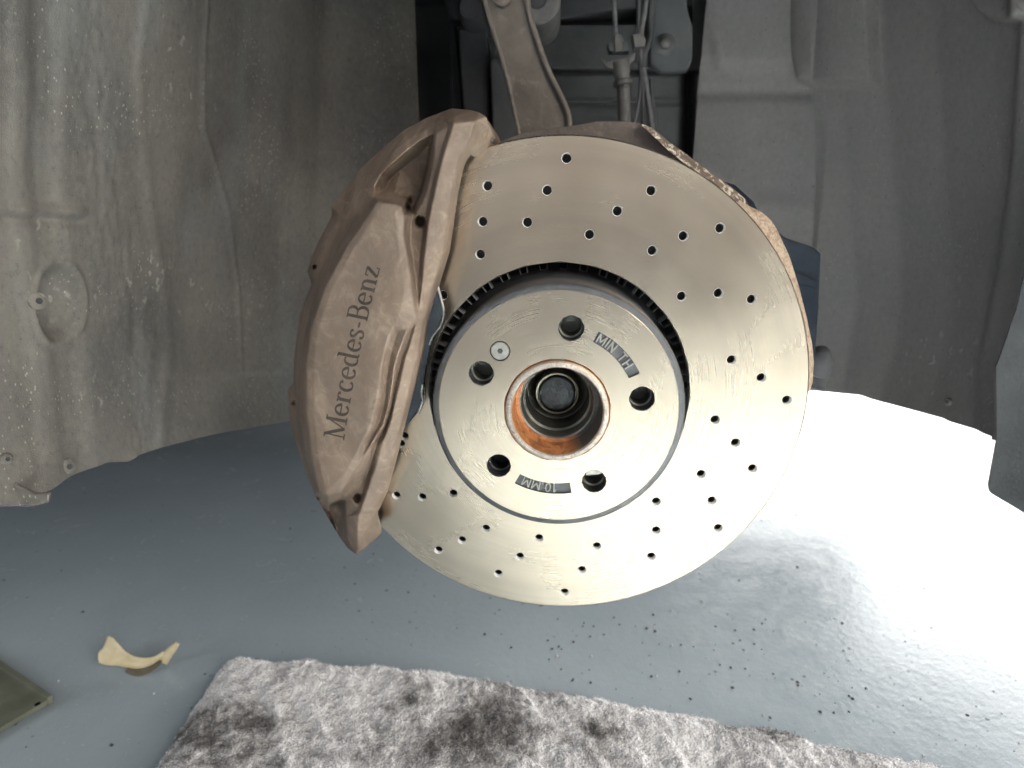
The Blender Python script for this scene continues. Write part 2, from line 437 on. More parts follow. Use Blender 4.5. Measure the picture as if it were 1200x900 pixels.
def dist_line(px, py, pts):
    """signed horizontal distance to a polyline x(y)"""
    ys = [p[1] for p in pts]; xs = [p[0] for p in pts]
    return px - np.interp(py, ys, xs)

def relief_left(px, py):
    h = (fbm(px, py, 110, 2, 3) - .5) * .004
    # rough sprayed ridge
    b = np.exp(-((dist_line(px, py, [(70, 0), (85, 120), (100, 240), (125, 360), (150, 480)]) - 22) / 26) ** 2)
    h += b * (fbm(px, py * .35, 14, 3, 9) - .45) * .0045
    # bands next to the outer lip
    e = dist_line(px, py, [(70, 0), (72, 100), (66, 200), (75, 300), (95, 420), (110, 540)])
    h += -.004 * sstep(-e, -6, 14) + .003 * sstep(-e, 24, 44) - .002 * sstep(-e, 50, 66)
    # cross rib
    h += .003 * np.exp(-((py - 243 - .05 * px) / 6) ** 2) * sstep(-px, -105, -90)
    h += -.0025 * np.exp(-((py - 256 - .05 * px) / 5) ** 2) * sstep(-px, -100, -85)
    # oval hollow
    q = np.hypot((px - 66) / 28, (py - 355) / 47)
    h += -.012 * (1 - sstep(q, .60, 1.0)) + .002 * np.exp(-((q - 1.05) / .1) ** 2)
    # long crease following the wheel
    c = dist_line(px, py, [(166, 0), (158, 60), (160, 140), (180, 300), (193, 400), (188, 480)])
    h += .0014 * sstep(c, -6, 6) + .0012 * np.exp(-(c / 6) ** 2)
    c = dist_line(px, py, [(235, 150), (262, 240), (276, 340), (280, 440)])
    h += .0012 * np.exp(-(c / 3) ** 2)
    # pressed panel low down
    w = sstep(px, 185, 205) * sstep(py - (441 - .04 * (px - 200)), -3, 5)
    h += -.003 * w
    h += .003 * np.exp(-((py - 100) / 500) ** 2)
    # lower right scoop
    return h

def relief_right(px, py):
    h = (fbm(px, py, 90, 4, 23) - .5) * .003
    v = dist_line(px, py, [(968, 0), (962, 110), (966, 160), (956, 260), (948, 340), (945, 460)])
    h += .018 * sstep(-v, -6, 6)
    # raised pocket upper right of the step
    pk = [(930, -40), (936, 20), (955, 98), (978, 104), (1022, 92), (1034, 60), (1024, -40)]
    d = np.zeros_like(px)
    ins = inside(px, py, pk)
    # soft edge
    cx, cy = 985, 20
    q = np.maximum(np.abs(px - 982 - .06 * (py - 40)) / 48, (py - 20) / 82)
    h += .020 * (1 - sstep(q, .86, 1.04)) * sstep(px, 925, 945)
    # ledges on the inner panel
    g = sstep(-v, 0, 10)
    h += g * (.008 * sstep(-(py - 78 - .05 * (px - 820)), -14, 8))
    h += g * (-.004 * np.exp(-((py - 112) / 8) ** 2))
    h += g * (.004 * np.exp(-((py - 245) / 16) ** 2))
    w = dist_line(px, py, [(818, 0), (832, 70), (836, 90), (836, 400)])
    h += .005 * np.exp(-((w - 3) / 6) ** 2) * sstep(-py, -95, -70)
    # hollow around bolt plate corner, top right roundel
    q = np.hypot((px - 1185) / 44, (py + 12) / 38)
    h += .010 * (1 - sstep(q, .8, 1.05))
    # outer dark flank
    u = dist_line(px, py, [(1215, 0), (1203, 180), (1186, 300), (1172, 380), (1163, 425), (1160, 640)])
    h += .005 * np.exp(-((u + 7) / 9) ** 2)
    # rolled hem
    h += .002 * np.exp(-((py - 452) / 10) ** 2) * sstep(-px, -1000, -900)
    return h

lin = thing('wheel_arch_liner', 'dirty grey plastic wheel arch liner curving round the left of the brake', 'wheel arch liner', (-.38, .2, -.1))
Lprof = [(-.16, .50), (-.10, .445), (-.06, .41), (-.03, .395), (.0, .389), (.05, .389), (.1, .388), (.2, .385), (.28, .375), (.34, .352), (.385, .318), (.415, .27), (.43, .225), (.435, .182)]
Lbot = [(-400, 640), (-60, 600), (0, 593), (45, 593), (58, 588), (60, 574), (90, 556), (128, 541), (150, 541), (162, 533), (190, 524), (250, 509), (300, 500), (345, 492), (500, 480)]
liner('shell', -1, Lprof, Lbot, .42, relief_left, M['liner_l'], lin)
rln = thing('front_arch_liner', 'plain grey moulded liner with stepped panels right of the brake disc', 'wheel arch liner', (.38, .2, -.1))
Rprof = [(.02, .47), (.06, .455), (.12, .448), (.18, .445), (.24, .44), (.30, .425), (.35, .40), (.385, .365), (.405, .32), (.415, .25), (.42, .160)]
Rbot = [(600, 440), (880, 452), (945, 457), (1008, 463), (1022, 468), (1105, 490), (1113, 494), (1152, 505), (1166, 515), (1166.5, 520), (1156, 570), (1157, 575), (1200, 602), (1260, 640), (1400, 720)]
Rbot = [(600, 440), (880, 452), (945, 457), (1008, 463), (1022, 468), (1105, 490), (1113, 494), (1150, 505), (1164, 512), (1172, 560), (1200, 590), (1260, 640), (1400, 720)]
liner('shell', 1, Rprof, Rbot, .42, relief_right, M['liner_r'], rln)
FP = [(1166, 513), (1156, 568), (1158, 577), (1200, 602), (1330, 680), (1330, 60), (1250, 60), (1225, 190), (1204, 290), (1190, 360), (1176, 400), (1165, 430)]
slab('flank', [at(x, y, .150) for x, y in FP], [at(x + 16, y, .185) for x, y in FP], M['flank'], rln, .006)
# fasteners of the left liner
for (px, py, r, side) in [(80, 547, .0060, -1), (8, 537, .0042, -1), (44, 352, .0062, -1), (1112, 470, .0045, 1)]:
    p = on_surface('shell' + str(side), px, py); hst = lin if side < 0 else rln
    n = Vector((-side * .93, -.34, .05)).normalized()
    rv = tube('rivet', [p - n * .004, p + n * .0012, p + n * .0024], [r, r, r * .7], M['liner_l'] if side < 0 else M['liner_r'], hst, 20)
    tube('rivet_socket', [p + n * .0016, p + n * .0028], r * .38, M['hole_shade'], hst, 14)
# outer fender lip at the lower left
lipf = [(-60, 545), (0, 556), (20, 570), (38, 579), (57, 578), (55, 590), (40, 593), (0, 594), (-60, 600)]
fl_ = thing('fender_lip', 'pale grey fender edge below the liner in the left corner', 'fender edge', tuple(at(20, 580, -.02)))
pslab('edge', lipf, -.012, -.008, M['liner_l'], fl_, .003)

# ------------------------------------------------------------------ inner body
ib = thing('inner_body_panel', 'dark seamed body metal behind the suspension arm', 'body panel', tuple(at(700, 100, .44)))
def panel_sheet():
    nu, nv = 260, 240
    X, Yp = np.meshgrid(np.linspace(470, 860, nu), np.linspace(-130, 330, nv), indexing='ij')
    x = X.ravel(); y = Yp.ravel()
    dep = np.full(x.shape, .440)
    dep += .10 * sstep(-(x), -545, -515)                                   # falls into the cavity on the left
    dep += .05 * sstep(-(y), -30, -22) * sstep(x, 515, 530) * sstep(-x, -812, -800)      # shadow gap at the top
    seam = lambda yy, w, a: a * np.exp(-((y - yy) / w) ** 2)
    dep += seam(84, 2.5, .006) * sstep(x, 632, 640) - .004 * sstep(y, 84, 88) - .004 * sstep(y, 114, 118) + seam(121, 3, .004)
    dep += .03 * np.exp(-((x - 806) / 6) ** 2) * sstep(y, 82, 86)         # slot beside the liner
    dep += (fbm(x, y, 60, 3, 5) - .5) * .004
    P = np.array([at(a, b, c) for a, b, c in zip(x, y, dep)])
    return mesh('sheet', P, grid_faces(nu, nv), M['panel'], ib, True, 50)
panel_sheet()
pslab('cavity_wall', [(380, -140), (660, -140), (660, 330), (380, 330)], .58, .62, M['cavity'], ib)
pslab('rib', [(536, 34), (568, 30), (572, 60), (574, 180), (548, 180), (542, 120)], .385, .43, M['panel_dark'], ib, .004)
pslab('rib', [(574, 70), (586, 66), (612, 180), (578, 180)], .37, .43, M['panel'], ib, .004)
pslab('rib', [(526, 28), (533, 28), (541, 110), (541, 180), (530, 180)], .41, .45, M['panel_dark'], ib, .003)
pslab('cross_member', [(510, -60), (830, -60), (830, 8), (724, 10), (640, 26), (560, 26), (524, 22)], .44, .50, M['panel_dark'], ib, .005)
# top of the wheel well and the wing above it, just out of the picture
slab('arch_top', [Vector(p) for p in [(-.60, -.03, .40), (.60, -.03, .40), (.60, .62, .40), (-.60, .62, .40)]],
     [Vector(p) for p in [(-.60, -.03, .43), (.60, -.03, .43), (.60, .62, .43), (-.60, .62, .43)]], M['panel_dark'], ib, .004)
slab('wing', [Vector(p) for p in [(-2.2, -.05, .415), (.95, -.05, .415), (.95, -.02, .75), (-2.2, -.02, .75)]],
     [Vector(p) for p in [(-2.2, .0, .415), (.95, .0, .415), (.95, .03, .75), (-2.2, .03, .75)]], M['lip'], ib, .004)
# bolted corner plate
bp = thing('corner_plate', 'rounded grey plate with one bolt, upper right of the brake hose', 'bracket plate', tuple(at(785, 50, .42)))
pslab('plate', [(764, -40), (800, -40), (806, 10), (812, 30), (812, 70), (806, 82), (775, 84), (762, 74), (760, 30)], .405, .425, M['panel'], bp, .004)
pc = at(779, 52, .404)
tube('washer', [pc + Vector((0, .004, 0)), pc, pc + Vector((0, -.001, 0))], [.0118, .0118, .010], M['panel'], bp, 24)
tube('bolt', [pc + Vector((0, .0, 0)), pc + Vector((0, -.006, 0)), pc + Vector((0, -.007, 0))], [.0062, .0062, .005], M['boot'], bp, 6)

# suspension arm
arm = thing('suspension_arm', 'flat brown steel arm slanting down behind the top of the disc', 'suspension arm', tuple(at(620, 80, .2)))
AF = [(557, -40), (572, 20), (592, 85), (612, 175), (664, 175), (668, 150), (667, 134), (650, 100), (642, 84), (628, 50), (616, -40)]
pslab('web', AF, .185, .205, M['arm'], arm, .002)
tube('flange', smooth_line([at(x, y, .183) for x, y in [(616, -40), (619, 10), (632, 54), (644, 86), (653, 104), (666, 134), (667, 160)]]), .0026, M['arm'], arm, 12)
tube('flange', smooth_line([at(x, y, .186) for x, y in [(557, -40), (573, 20), (593, 85), (603, 130), (611, 172)]]), .002, M['arm'], arm, 12)
c = at(589, -3, .185)
tube('pivot_bolt', [c + Vector((0, .002, 0)), c + Vector((0, -.007, 0)), c + Vector((0, -.009, 0))], [.0085, .0085, .006], M['shield'], arm, 24)
bush = thing('arm_bushing', 'round rubber and metal bushing at the top edge behind the arm', 'bushing', tuple(at(632, 5, .3)))
c = at(630, 4, .28)
for nm, prof, mt in (('sleeve', [(-.015, .004), (-.015, .020), (-.012, .0225), (.06, .0225)], 'boot'), ('core', [(-.018, .0), (-.018, .009), (-.010, .011)], 'panel_dark')):
    lathe(nm, [(c.y + a, b) for a, b in prof], M[mt], bush, 40, centre=(c.x, c.z))
c = at(553, 12, .36)
lathe('core', [(c.y - .01, .001), (c.y - .01, .012), (c.y, .016), (c.y + .05, .016)], M['panel_dark'], bush, 32, centre=(c.x, c.z))

# brake hose with its fittings
hose = thing('brake_hose', 'grey brake hose with ribbed fitting hanging above the disc', 'brake hose', tuple(at(728, 100, .3)))
tube('pipe', [at(717, -60, .30), at(719, 0, .30), at(722, 46, .30)], .0024, M['cable'], hose)
tube('nut', [at(723, 42, .30), at(724, 50, .30), at(725, 62, .30)], [.0045, .0065, .0065], M['boot'], hose, 6)
pslab('holder', [(704, 66), (712, 72), (738, 66), (745, 60), (744, 70), (736, 78), (722, 82), (710, 78)], .293, .300, M['boot'], hose, .001)
pslab('holder', [(712, 50), (735, 48), (738, 60), (714, 60)], .297, .312, M['panel'], hose, .001)
tube('boot', smooth_line([at(727, 72, .296), at(729, 88, .296), at(730, 95, .296), at(730, 100, .296), at(731, 106, .296), at(732, 175, .296)], 4), [.0088] * 4 + [.0075] * 3 + [.0070] + [.0095] * 5 + [.0088] * 2 + [.0065] * 6, M['boot'], hose, 18)
wires = thing('sensor_wires', 'bundle of thin dark wires beside the brake hose', 'wires', tuple(at(758, 90, .3)))
for pts, r, mt in (([(752, -50), (748, 20), (746, 48), (751, 100), (742, 150), (738, 175)], .0018, 'cable'),
                   ([(765, -50), (756, 10), (750, 50), (757, 100), (764, 150), (767, 180)], .0030, 'cable'),
                   ([(750, -50), (748, 30), (749, 60), (753, 110), (754, 175)], .0024, 'black'),
                   ([(772, -50), (763, 10), (762, 44), (756, 60), (754, 80)], .0036, 'black')):
    tube('wire', smooth_line([at(x, y, .31) for x, y in pts]), r, M[mt], wires, 10)
pslab('clamp', [(741, 40), (752, 38), (757, 46), (756, 54), (744, 56)], .300, .315, M['boot'], wires, .001)
pslab('sleeve', [(762, -30), (770, -30), (768, 30), (760, 60), (757, 40)], .315, .322, M['black'], wires, .001)
pslab('sleeve', [(762, 92), (768, 93), (766, 112), (771, 135), (770, 170), (762, 150)], .315, .322, M['black'], wires, .001)

# dark bracket right behind disc
bk = thing('plastic_bracket', 'blue-black plastic bracket sticking out right of the rusty shield edge', 'bracket', tuple(at(940, 350, .14)))
pslab('body', [(900, 262), (922, 279), (955, 290), (963, 297), (960, 360), (955, 440), (930, 470), (890, 460), (860, 330)], .14, .20, M['bracket'], bk, .003)
pslab('rib', [(918, 312), (948, 325), (957, 330), (956, 338), (938, 333), (915, 322)], .136, .142, M['bracket'], bk, .001)
pslab('rib', [(835, 208), (862, 216), (884, 236), (893, 255), (870, 262), (840, 230)], .13, .16, M['bracket'], bk, .003)
bj = thing('rubber_boot', 'small rounded dark rubber boot low beside the right liner', 'rubber boot', tuple(at(962, 425, .2)))
c = at(958, 428, .21)
tube('bellows', smooth_line([at(945, 450, .21), at(952, 436, .21), at(960, 420, .205), at(966, 408, .20)], 4), [.016, .0175, .016, .0165, .0150, .016, .014, .0145, .012, .012, .009, .007, .004], M['cavity'], bj, 20)

# ------------------------------------------------------------------ dust shield
sh = thing('dust_shield', 'brown rusty dust shield showing above and right of the disc', 'dust shield', (0, .085, 0))
so = [(560, 176), (590, 164), (612, 156), (640, 151), (672, 147), (700, 142), (735, 142), (752, 145), (765, 150), (783, 165), (800, 177), (820, 192), (838, 205), (856, 218), (872, 231), (880, 244)]
si = [(570, 220), (600, 205), (640, 200), (672, 196), (700, 197), (735, 205), (752, 208), (765, 212), (783, 218), (800, 228), (820, 240), (838, 250), (850, 262), (860, 272), (866, 280)]
pslab('plate', so + si[::-1], .088, .091, M['shield'], sh, .0006)
# the flaking rolled edge
def band(name, outer, inner, Y0, Y1, mat, parent, sub=5):
    """strip between two lines; the outer one sits further forward"""
    n = len(outer) * sub; v = []; f = []
    def res(L):
        L = np.array(L, float); t = np.linspace(0, len(L) - 1, n); return np.stack([np.interp(t, np.arange(len(L)), L[:, 0]), np.interp(t, np.arange(len(L)), L[:, 1])], 1)
    O = res(outer); I = res(inner); K = 8
    for i in range(n):
        w = (vnoise(i, 0, 2.2, 5) - .5) * 1.6
        for k in range(K + 1):
            u = k / K; p = O[i] * (1 - u) + I[i] * u + np.array([w * (1 - u), w * (1 - u) * .5])
            Y = Y0 + (Y1 - Y0) * u + .0015 * sin(pi * u) * -1 + (float(vnoise(i, k * 3, 3, 8)) - .5) * .0014
            v.append(at(p[0], p[1], Y))
        v.append(at(O[i][0], O[i][1], Y0 + .004))
    m_ = K + 2
    for i in range(n - 1):
        for k in range(K): f.append((i * m_ + k, i * m_ + k + 1, (i + 1) * m_ + k + 1, (i + 1) * m_ + k))
        f.append((i * m_, i * m_ + K + 1, (i + 1) * m_ + K + 1, (i + 1) * m_))
    return mesh(name, v, f, mat, parent, True, 60)
band('rolled_edge', [(752, 145), (766, 151), (784, 166), (800, 178), (820, 193), (838, 206), (856, 219), (874, 234)],
     [(752, 147), (766, 160), (784, 177), (800, 190), (820, 203), (838, 215), (856, 231), (874, 248)], .084, .079, M['shield_flake'], sh)
band('rusty_lip', [(866, 234), (877, 241), (888, 246), (893, 249), (903, 257), (912, 272), (925, 300), (936, 335), (945, 370), (951, 400), (954, 425), (952, 447), (949, 458)],
     [(862, 240), (872, 252), (882, 262), (888, 270), (898, 284), (906, 298), (919, 320), (928, 345), (936, 375), (942, 400), (945, 425), (946, 447), (946, 460)], .080, .070, M['shield_rust'], sh)

# ------------------------------------------------------------------ brake disc
DY = .040; RO = .1768; RI = .0945
disc = thing('brake_disc', 'silver cross-drilled brake disc with a stepped hat and five bolt holes', 'brake disc', (0, 0, 0))
def plane_holes(loops, Y, mat, name, parent, keep, extra=(), smooth=False):
    """flat sheet in the XZ plane with holes cut out"""
    pts = []; edges = []
    for L in loops:
        b = len(pts); pts += [Vector(p) for p in L]; edges += [(b + i, b + (i + 1) % len(L)) for i in range(len(L))]
    pts += [Vector(p) for p in extra]
    r = delaunay_2d_cdt(pts, edges, [], 0, 1e-7)
    V = np.array([(p[0], p[1]) for p in r[0]]); F = [f for f in r[2]]
    C = np.array([V[list(f)].mean(0) for f in F]); k = keep(C[:, 0], C[:, 1])
    F = [f for f, q in zip(F, k) if q]
    return mesh(name, [(a, Y, b) for a, b in V], F, mat, parent, smooth)
circ = lambda cx, cz, r, n: [(cx + r * cos(2 * pi * i / n), cz + r * sin(2 * pi * i / n)) for i in range(n)]

HP = [(664, 185.2), (571.2, 217.6), (641.2, 222.8), (763.2, 223.2), (723.6, 247.2), (565.6, 259.6), (618, 260.4), (691, 274.8), (844, 267.2),
      (800.8, 276.4), (764.4, 293.6), (562.8, 298), (798.8, 347.2), (842, 343.6), (881, 350.8), (519, 346), (857.3, 421.8), (892.4, 442.7),
      (922.2, 468.9), (838, 492), (862, 519), (882, 549), (821.7, 555.6), (834.4, 586.7), (841.7, 618.9), (769, 587.8), (768.9, 621.7),
      (763.3, 652.2), (699.4, 640), (682, 668), (661.7, 694), (631.7, 630.6), (609.4, 652.2), (584, 672.2), (513.9, 644.7), (541.4, 633),
      (569.6, 619.4), (464.4, 580.5), (494.8, 582.7), (531.1, 578.3), (469.5, 520)]
hpos = [(lambda p: (p.x, p.z))(at(x, y, DY)) for x, y in HP]
# the ones that sit under the caliper
for a, r in ((168, .155), (174, .135), (160, .112), (186, .165), (190, .143), (197, .12)):
    hpos.append((r * cos(radians(a)), r * sin(radians(a))))
HR = .0031; CH = .0004
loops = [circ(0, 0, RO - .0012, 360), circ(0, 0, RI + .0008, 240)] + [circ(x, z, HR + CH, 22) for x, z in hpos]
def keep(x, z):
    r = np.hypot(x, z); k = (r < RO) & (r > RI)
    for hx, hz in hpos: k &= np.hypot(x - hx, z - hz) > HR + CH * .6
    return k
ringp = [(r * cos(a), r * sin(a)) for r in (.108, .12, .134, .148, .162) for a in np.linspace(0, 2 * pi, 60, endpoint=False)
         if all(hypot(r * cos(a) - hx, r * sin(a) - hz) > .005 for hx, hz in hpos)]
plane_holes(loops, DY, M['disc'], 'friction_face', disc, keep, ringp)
lathe('outer_rim', [(DY, RO - .0012), (DY + .0008, RO - .0002), (DY + .002, RO), (DY + .0085, RO), (DY + .0092, RO - .001)], M['disc'], disc, 256)
lathe('plate_back', [(DY + .0094, RO - .001), (DY + .0094, RI + .0005)], M['hole_shade'], disc, 200)  # closes the drill holes behind; their inner shade is put into its dark colour
lathe('inner_rim', [(DY, RI + .0008), (DY + .0006, RI), (DY + .0095, RI)], M['hole_edge'], disc, 200)
lathe('rear_plate', [(DY + .026, RI - .004), (DY + .026, RO - .001), (DY + .027, RO), (DY + .035, RO), (DY + .036, RO - .001), (DY + .036, RI)], M['hat_grey'], disc, 200)
def hole_mesh():
    v = []; f = []; n = 22
    for (a0, r0), (a1, r1) in (((0, HR + CH), (.0006, HR)),):
        for i in range(n):
            a = 2 * pi * i / n
            v += [(r0 * cos(a), a0, r0 * sin(a)), (r1 * cos(a), a1, r1 * sin(a)), (r1 * cos(a), .0040, r1 * sin(a)), (r1 * cos(a), .0092, r1 * sin(a))]
    for i in range(n):
        j = (i + 1) % n; f += [(4 * i + q, 4 * i + q + 1, 4 * j + q + 1, 4 * j + q) for q in range(3)]
    return v, f
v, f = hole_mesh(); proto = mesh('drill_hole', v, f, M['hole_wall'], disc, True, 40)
proto.data.materials.append(M['hole_shade'])
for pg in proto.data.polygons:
    if min(proto.data.vertices[i].co.y for i in pg.vertices) > .0030: pg.material_index = 1  # shade painted on the deep wall, pale lit band left above it
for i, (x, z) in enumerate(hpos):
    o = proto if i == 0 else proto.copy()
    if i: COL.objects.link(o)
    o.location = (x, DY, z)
# cooling vanes between the two plates
va = None
for i in range(40):
    a = 2 * pi * i / 40 + .03
    if va is None:
        v = []
        for r, w in ((RI - .0052, .0024), (RI + .006, .0032), (.15, .0030), (RO - .006, .0022)):
            for q in (-1, 1):
                for Y in (DY + .0092, DY + .0262): v.append((r, Y, q * w))
        f = []
        for k in range(3):
            b = k * 4; f += [(b, b + 1, b + 5, b + 4), (b + 2, b + 3, b + 7, b + 6)]
        f += [(0, 1, 3, 2), (12, 13, 15, 14)]
        va = mesh('cooling_vane', v, f, M['vane'], disc, True, 40); o = va
    else:
        o = va.copy(); COL.objects.link(o)
    o.rotation_euler = (0, a, 0)
# hat
RH = .0797
lathe('hat_wall', [(.0003, RH - .0002), (.0007, RH + .0014), (.0013, RH + .0032), (.0026, RH + .0042), (.008, RH + .0044), (.020, RH + .0046), (.036, RH + .0050), (.050, RH + .0060), (.062, RH + .0078), (.066, RI - .002), (.067, RI)],
      M['hat_grey'], disc, 220, angle=60)
PA = [math.atan2(at(x, y, 0).z, at(x, y, 0).x) for x, y in [(669.4, 383.9), (751.9, 466.7), (695, 563.5), (584, 545.9), (563.9, 437.8)]]
a0 = sum((PA[i] + i * 2 * pi / 5 + (2 * pi if (PA[i] + i * 2 * pi / 5) < 0 else 0)) % (2 * pi) for i in range(5)) / 5
BP = [(.056 * cos(a0 - i * 2 * pi / 5), .056 * sin(a0 - i * 2 * pi / 5)) for i in range(5)]
BR = .0079
SC = at(586, 411.5, 0); SP = (SC.x, SC.z)
def arcwin(a_, b_, r0, r1, n=18, rc=.0010):
    P = [(r1, a_ + (b_ - a_) * i / n) for i in range(n + 1)] + [(r0, b_ + (a_ - b_) * i / n) for i in range(n + 1)]
    return [(r * cos(radians(t)), r * sin(radians(t))) for r, t in P]
W1 = (26.6, 64.6, .0515, .0592); W2 = (-118.0, -79.3, .0520, .0598)
wins = [arcwin(*W1), arcwin(*W2)]
loops = [circ(0, 0, RH - .0006, 260), circ(0, 0, .0355, 160)] + [circ(x, z, BR + .0005, 40) for x, z in BP] + [circ(SP[0], SP[1], .0068, 36)] + wins
def keep2(x, z):
    r = np.hypot(x, z); k = (r < RH) & (r > .0352)
    for hx, hz in BP: k &= np.hypot(x - hx, z - hz) > BR + .0003
    k &= np.hypot(x - SP[0], z - SP[1]) > .0066
    for w in wins: k &= ~inside(x, z, w)
    return k
plane_holes(loops, 0, M['hat_face'], 'hat_face', disc, keep2)
lathe('hat_edge', [(0, RH - .0006), (.0003, RH - .0002), (.0008, RH - .0006)], M['hat_face'], disc, 220)
lathe('centre_bore', [(0, .0355), (.0008, .0347), (.010, .0347)], M['rust'], disc, 120)
for i, (x, z) in enumerate(BP):
    lathe('bolt_hole', [(0, BR + .0005), (.0006, BR), (.0095, BR)], M['bolt_wall'], disc, 40, centre=(x, z))
# stamped marks
def stroke_letter(ch):
    G = {'M': [[(0, 0), (0, 1), (.42, .25), (.84, 1), (.84, 0)]], 'I': [[(0, 0), (0, 1)]], 'N': [[(0, 0), (0, 1), (.62, 0), (.62, 1)]],
         'T': [[(.33, 0), (.33, 1)], [(0, 1), (.66, 1)]], 'H': [[(0, 0), (0, 1)], [(.6, 0), (.6, 1)], [(0, .5), (.6, .5)]],
         '1': [[(.05, .78), (.25, 1), (.25, 0)]], '0': [[(.3 + .28 * cos(t), .5 + .5 * sin(t)) for t in np.linspace(0, 2 * pi, 17)]],
         '.': [[(0, 0), (0, .12)]]}
    W = {'M': .84, 'I': 0, 'N': .62, 'T': .66, 'H': .6, '1': .3, '0': .6, '.': .0}
    return G[ch], W[ch]
def stamp(win, text, h, wgt, label, start):
    a_, b_, r0, r1 = win; pad_ = (r1 - r0 - h) / 2
    L = arcwin(*win); n = len(L)
    v = [(x, 0, z) for x, z in L] + [(x, .0018, z) for x, z in L]
    m_ = 19
    f = [(i, (i + 1) % n, n + (i + 1) % n, n + i) for i in range(n)]
    for i in range(18): f.append((n + i, n + i + 1, n + n - 2 - i, n + n - 1 - i))
    st = mesh('stamped_window', v, f, M['hat_grey'], disc, False); st['label'] = label
    rm = (r0 + r1) / 2; pos = start
    for ch in text:
        if ch == ' ': pos += .0034; continue
        strokes, w = stroke_letter(ch); hv = []; hf = []
        for S in strokes:
            for (p, q) in zip(S[:-1], S[1:]):
                d = Vector((q[0] - p[0], q[1] - p[1])); l = d.length or 1e-6; d /= l; nn = Vector((-d.y, d.x)) * wgt * .5; e = d * wgt * .35
                c4 = [(p[0] - e.x + nn.x, p[1] - e.y + nn.y), (q[0] + e.x + nn.x, q[1] + e.y + nn.y), (q[0] + e.x - nn.x, q[1] + e.y - nn.y), (p[0] - e.x - nn.x, p[1] - e.y - nn.y)]
                b = len(hv)
                for Yq, sh_ in ((.0005 + .00002 * len(hf) / 6, .8), (.00178, 1.0)):
                    cx = sum(c_[0] for c_ in c4) / 4; cy = sum(c_[1] for c_ in c4) / 4
                    for (u, w_) in c4:
                        u = cx + (u - cx) * sh_ if Yq < .001 else u
                        w_ = cy + (w_ - cy) * (1 if Yq > .001 else .97)
                        ss = pos + u * h; rr = r0 + pad_ + w_ * h
                        ang = radians(b_) - ss / rm        # clockwise, tops outward
                        hv.append((rr * cos(ang), Yq, rr * sin(ang)))
                hf += [(b, b + 1, b + 2, b + 3)] + [(b + k, b + (k + 1) % 4, b + 4 + (k + 1) % 4, b + 4 + k) for k in range(4)]
        mesh('letter', hv, hf, M['letter'], st, False)
        pos += w * h + .0021
stamp(W1, 'MIN TH', .0058, .17, 'recessed window reading MIN TH', .0020)
stamp(W2, '10.MM', .0058, .16, 'recessed window reading 10.MM upside down', .0100)
# countersunk set screw
scr = lathe('set_screw', [(.0004, .0), (.0004, .0058), (.0011, .0062)], M['screw'], disc, 40, centre=SP)
lathe('screw_gap', [(0, .0068), (.0016, .0067), (.0016, .0058)], M['hole_shade'], disc, 40, centre=SP)
lathe('screw_socket', [(.00020, .0), (.00020, .0017), (.0004, .0019)], M['hole_shade'], scr, 6, centre=SP)
lathe('screw_socket', [(.00032, .0), (.00031, .0012)], M['hole_shade'], scr, 12, centre=SP)

# ------------------------------------------------------------------ hub
hub = thing('wheel_hub', 'wheel hub in the disc centre with orange rust inside its worn rim', 'wheel hub', (0, .02, 0))
lathe('pilot_rim', [(.012, .0343), (-.0015, .0343), (-.0035, .0336), (-.0042, .0322), (-.0040, .0308), (-.0028, .0300)], M['hub_lip'], hub, 120)
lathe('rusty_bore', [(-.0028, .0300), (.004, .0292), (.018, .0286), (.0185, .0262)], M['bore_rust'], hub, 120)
lathe('inner_step', [(.0185, .0262), (.0192, .0252), (.0215, .0248), (.030, .0243), (.031, .0228), (.052, .0222), (.053, .0200), (.058, .0165)], M['hub_dark'], hub, 120)
lathe('collar', [(.058, .0165), (.044, .0163), (.0425, .0155), (.0428, .0142), (.046, .0138)], M['brass'], hub, 80)
lathe('axle_end', [(.056, .0136), (.0435, .0134), (.0422, .0124), (.0420, .0118), (.0420, .0)], M['shaft'], hub, 80)
lathe('flange', [(.0220, .0345), (.0220, .0700), (.028, .0715), (.034, .0690)], M['hub_dark'], hub, 80)
for i, (x, z) in enumerate(BP):
    if i == 2:
        nt = slab('stud_seat', [Vector((x + dx, .0085, z + dz)) for dx, dz in ((-.0052, .0005), (.0052, .0018), (.0050, .0056), (-.0045, .0045))],
                  [Vector((x + dx, .0094, z + dz)) for dx, dz in ((-.0052, .0005), (.0052, .0018), (.0050, .0056), (-.0045, .0045))], M['screw'], hub)
    lathe('bolt_thread', [(.0098, .0078), (.0100, .0072), (.0106, .0066), (.0112, .0067), (.0120, .0064), (.0128, .0066), (.0136, .0063), (.0216, .0062), (.0218, .0)], M['hub_dark'] if i != 3 else M['shaft'], hub, 30, centre=(x, z))

# ------------------------------------------------------------------ brake pad
padt = thing('brake_pad', 'dark steel-backed brake pad edge between the caliper and the disc', 'brake pad', tuple(at(490, 420, .02)))
pslab('friction_block', [(500, 322), (510, 331), (517, 362), (512, 385), (500, 408), (494, 450), (489, 484), (468, 509), (440, 520), (430, 430), (462, 330)], .026, .0385, M['pad'], padt, .0008)
pslab('backing_plate', [(490, 318), (512, 333), (516, 350), (519, 366), (513, 386), (504, 402), (499, 430), (495, 452), (494, 472), (486, 487), (468, 509), (440, 520), (430, 430), (452, 330)], .020, .026, M['pad'], padt, .0008)
tube('spring_clip', smooth_line([at(x, y, .021) for x, y in [(512, 334), (516, 348), (520, 366), (516, 382), (507, 394), (503, 404)]]), .0011, M['clip'], padt, 8)
tube('spring_clip', smooth_line([at(x, y, .021) for x, y in [(495, 450), (494, 460), (495, 468), (494, 474), (490, 484)]]), .0012, M['clip'], padt, 8)

